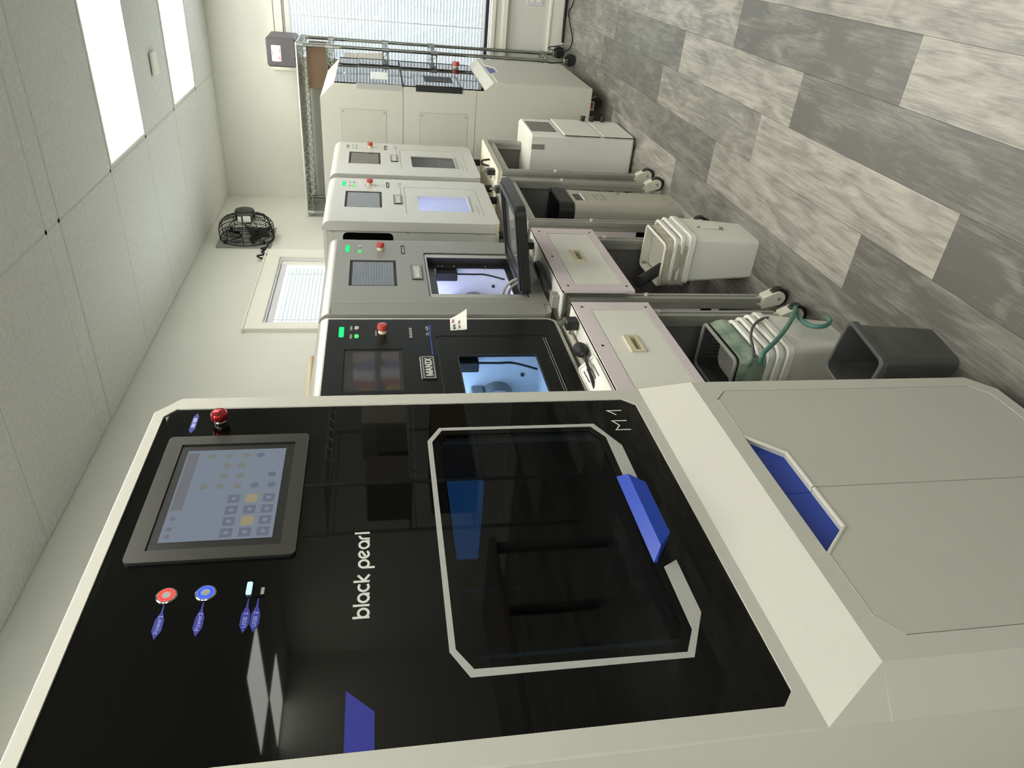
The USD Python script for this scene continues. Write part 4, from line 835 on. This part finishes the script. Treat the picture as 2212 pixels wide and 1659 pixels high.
for a in np.linspace(0, 2 * math.pi, 10, endpoint=False):
    t.add('cage_spoke', tube([(XL + x_, fy + r_2 * math.cos(a), fz + r_2 * math.sin(a)) for r_2, x_ in ((.178, .010), (.180, .060), (.176, .098), (.150, .134), (.105, .157), (.05, .163))], .0028, 6, 3), 'black_matte')
for s in ((1, 1), (1, -1), (-1, 1), (-1, -1)): t.add('bracket', bx(XL + .009, XL + .030, fy + s[0] * .128 - .010, fy + s[0] * .128 + .010, fz + s[1] * .125 - .010, fz + s[1] * .125 + .010), 'black_matte')
q = t.add('motor', lathe([(.062, .140), (.066, .15), (.066, .190), (.060, .204), (.030, .210), (.0, .210)], (XL, fy, fz), (1, 0, 0), 30), 'black_satin')
t.add('motor_box', bx(XL + .150, XL + .200, fy - .105, fy - .045, fz - .060, fz + .035, .004), 'black_satin', q)
t.add('motor_label', ey(rr(XL + .155, XL + .196, fz - .052, fz - .002, .003), fy - .1062, fy - .105), 'paper', q)
t.add('motor_label', ey(rr(XL + .155, XL + .192, fz + .008, fz + .031, .003), fy - .1062, fy - .105), 'paper', q)
t.add('power_cord', tube([(XL + .18, fy - .03, fz - .07), (XL + .19, fy - .05, fz - .13), (XL + .14, fy - .09, fz - .17), (XL + .05, fy - .11, fz - .19), (XL + .022, fy - .155, fz - .155), (XL + .018, fy - .20, fz - .15), (XL + .02, fy - .235, fz - .12), (XL + .03, fy - .27, fz - .15), (XL + .02, fy - .22, fz - .16), (XL + .02, fy - .29, fz - .13), (XL + .02, fy - .33, fz - .155), (XL + .03, fy - .385, fz - .115), (XL + .02, fy - .40, fz - .15), (XL + .02, fy - .33, fz - .165), (XL + .02, fy - .30, fz - .14)], .006, 8), 'black_matte')
# ceiling devices
solo('ceiling_sensor', [bx(-.800, -.683, 4.296, 4.392, H - .016, H - .0005, .005)], 'trim', 'small cream rectangular device on the ceiling between the light panels', 'sensor')
t = Thing('ceiling_vent', (-.28, 4.02, H), 'dark ceiling vent near the first light panel', 'vent')
t.add('frame', ez(sbox(-.42, 4.05, -.10, 4.35).difference(sbox(-.40, 4.07, -.12, 4.33)), H - .006, H + .001), 'grid')
for k in range(6): t.add('louver', bx(-.40, -.12, 4.08 + .043 * k, 4.095 + .043 * k, H - .005, H - .001), 'dark_gap')
# ============================================================ SMALL LOOSE THINGS
# curled paper sticker on the black mill
Yn, Zn, Xn = 1.968, 1.170, -1.0495
nu, nv = 10, 8; V = []
for i in range(nu):
    for j in range(nv):
        u, v = i / (nu - 1), j / (nv - 1)      # u along +y, v downwards
        lift = .052 * max(0, (u * .75 + v * .55) - .45) ** 1.6
        V.append((Xn + .001 + lift, Yn - .030 + .064 * u + .006 * v, Zn + .027 - .052 * v - .004 * u))
F = [(i * nv + j, (i + 1) * nv + j, (i + 1) * nv + j + 1, i * nv + j + 1) for i in range(nu - 1) for j in range(nv - 1)]
V = np.array(V); n0 = len(V); V2 = np.vstack([V, V - (.0004, 0, 0)])
FF = [[a, b_, c_] for a, b_, c_, d__ in F] + [[a, c_, d__] for a, b_, c_, d__ in F]; FF += [[x + n0 for x in f[::-1]] for f in FF[:]]
pm = trimesh.Trimesh(V2, FF, process=False)
t = Thing('paper_note', (Xn, Yn, Zn - .03), 'small curled white paper note stuck on the front of the black mill', 'note')
t.add('sheet', pm, 'paper', smooth=True)
def on_note(u, v): 
    lift = .052 * max(0, (u * .75 + v * .55) - .45) ** 1.6
    return np.array((Xn + .0016 + lift, Yn - .030 + .064 * u + .006 * v, Zn + .027 - .052 * v - .004 * u))
t.add('pink_mark', tube([on_note(.70, .13), on_note(.78, .18), on_note(.86, .16)], .0032, 6), 'pink')
for vv, segs in ((.25, ((.10, .30), (.38, .52))), (.55, ((.15, .42), (.50, .66)))):
    for a, b_ in segs: t.add('handwriting', tube([on_note(a + (b_ - a) * k / 6, vv + (.06 if k % 2 else -.06)) for k in range(7)], .0009, 5, 0), 'ink')
# slotted scoop on the drawer top of the black cart
def scoop():
    A, B_, C_, D_ = [np.array(v) for v in ((-.985, 1.678, .8145), (-.985, 1.46, .8145), (-1.045, 1.50, .842), (-1.042, 1.690, .852))]
    out = rr(0, 1, 0, 1.2, .16, 8).intersection(sbox(0, 0, 1, 1))
    holes = unary_union([rr(u_ - .03, u_ + .03, .12, .44, .028) for u_ in (.30, .48, .66, .82)])
    def put(m):
        v = m.vertices; u, w, h = v[:, 0], v[:, 1], v[:, 2]
        sag = -.006 * np.sin(np.pi * np.clip(u, 0, 1))
        pt = (A[None] * ((1 - u) * (1 - w))[:, None] + D_[None] * (u * (1 - w))[:, None] + B_[None] * ((1 - u) * w)[:, None] + C_[None] * (u * w)[:, None])
        n = np.cross(D_ - A, B_ - A); n /= np.linalg.norm(n); n = n if n[2] > 0 else -n
        m = m.copy(); m.vertices = pt + n * (h + np.maximum(sag, -.004))[:, None]; m.fix_normals(); return m
    sub = lambda m: m.subdivide().subdivide()
    return cat(put(sub(ez(out.difference(holes), 0, .002))), put(sub(ez(out.difference(out.buffer(-.035)), .002, .0055))))
solo('slotted_scoop', scoop(), 'rim_white', 'white slotted plastic scoop lying on the drawer unit below the black mill', 'scoop')
solo('wooden_stick', tube([(-1.20, 1.60, 1.612), (-1.20, 1.75, 1.616), (-1.20, 1.95, 1.622), (-1.20, 2.03, 1.624)], [.010] * 20 + [.012] * 5, 10, 8), 'wood', 'rounded wooden stick lying on top of the black mill', 'stick', smooth=True)
# ============================================================ ACROSS THE AISLE (seen only as reflections in the black fronts)
t = Thing('storage_rack', (1.72, 4.3, 0), 'wire storage rack across the aisle, mirrored in the big black front', 'rack')
for xx in (1.50, 1.94):
    for yy in (3.70, 4.88): t.add('post', cyl((xx, yy, 0), (xx, yy, 1.95), .0125, 10), 'steel')
for z in (.30, .75, 1.20, 1.77):
    s = t.add('shelf', [bx(1.50, 1.94, 3.70, 4.88, z + .012, z + .016)] + [bx(x_ - .003, x_ + .003, 3.70, 4.88, z + d - .004, z + d + .004) for x_ in (1.50, 1.94) for d in (-.022, .022)], 'steel')
    ysn = np.linspace(3.72, 4.86, 21)
    t.add('truss_wire', wires([((1.50, ysn[i], z + (.02 if i % 2 else -.02)), (1.50, ysn[i + 1], z + (-.02 if i % 2 else .02))) for i in range(20)], .003), 'steel', s)
for a, b_, z, h, m_, l_ in ((3.76, 4.05, 1.217, .30, 'cart_dark', 'dark box on the upper shelf of the rack across the aisle'), (4.10, 4.38, 1.217, .22, 'bin_grey', 'grey box on the upper shelf of the rack across the aisle'), (4.45, 4.80, 1.217, .34, 'carton', 'pale box on the upper shelf of the rack across the aisle'),
                       (3.80, 4.20, .767, .30, 'purple', 'purple-grey box on the middle shelf of the rack across the aisle'), (4.28, 4.75, .767, .26, 'cardboard', 'brown box on the middle shelf of the rack across the aisle')):
    solo('storage_box', bx(1.55, 1.90, a, b_, z, z + h, .004), m_, l_, 'box')
solo('work_table', [bx(1.55, 2.25, 1.2, 3.2, .72, .76, .004)] + [bx(x_ - .025, x_ + .025, y_ - .025, y_ + .025, 0, .72) for x_ in (1.6, 2.2) for y_ in (1.25, 3.15)], 'cart_dark', 'dark work table across the aisle, mirrored in the big black front', 'table')

t = Thing('storage_shelf', (1.35, 5.6, 0), 'shelf of coloured packets against the end wall, mirrored in the small screens', 'shelf')
for xx in (1.02, 1.66): t.add('upright', bx(xx - .012, xx + .012, 5.42, 5.80, 0, 2.0), 'steel')
for z in (.85, 1.20, 1.46, 1.75): t.add('shelf_board', bx(1.03, 1.65, 5.42, 5.80, z - .012, z), 'grey')
rg = np.random.default_rng(11)
for z, row in ((1.20, 'lower'), (1.46, 'upper')):
    x = 1.045
    for k, (wd, h, m_, nm_) in enumerate(((.09, .20, 'carton', 'pale'), (.07, .17, 'pk_violet', 'violet'), (.10, .21, 'sash', 'white'), (.06, .19, 'pk_red', 'red'), (.08, .16, 'pk_yellow', 'yellow'), (.10, .20, 'bin_grey', 'dark grey'))):
        if z > 1.3: wd, h = wd * 1.08, h * .9
        solo('packet', bx(x, x + wd, 5.44, 5.70, z, z + h, .003), m_, nm_ + ' packet on the ' + row + ' board of the shelf at the end wall', 'packet'); x += wd + .008
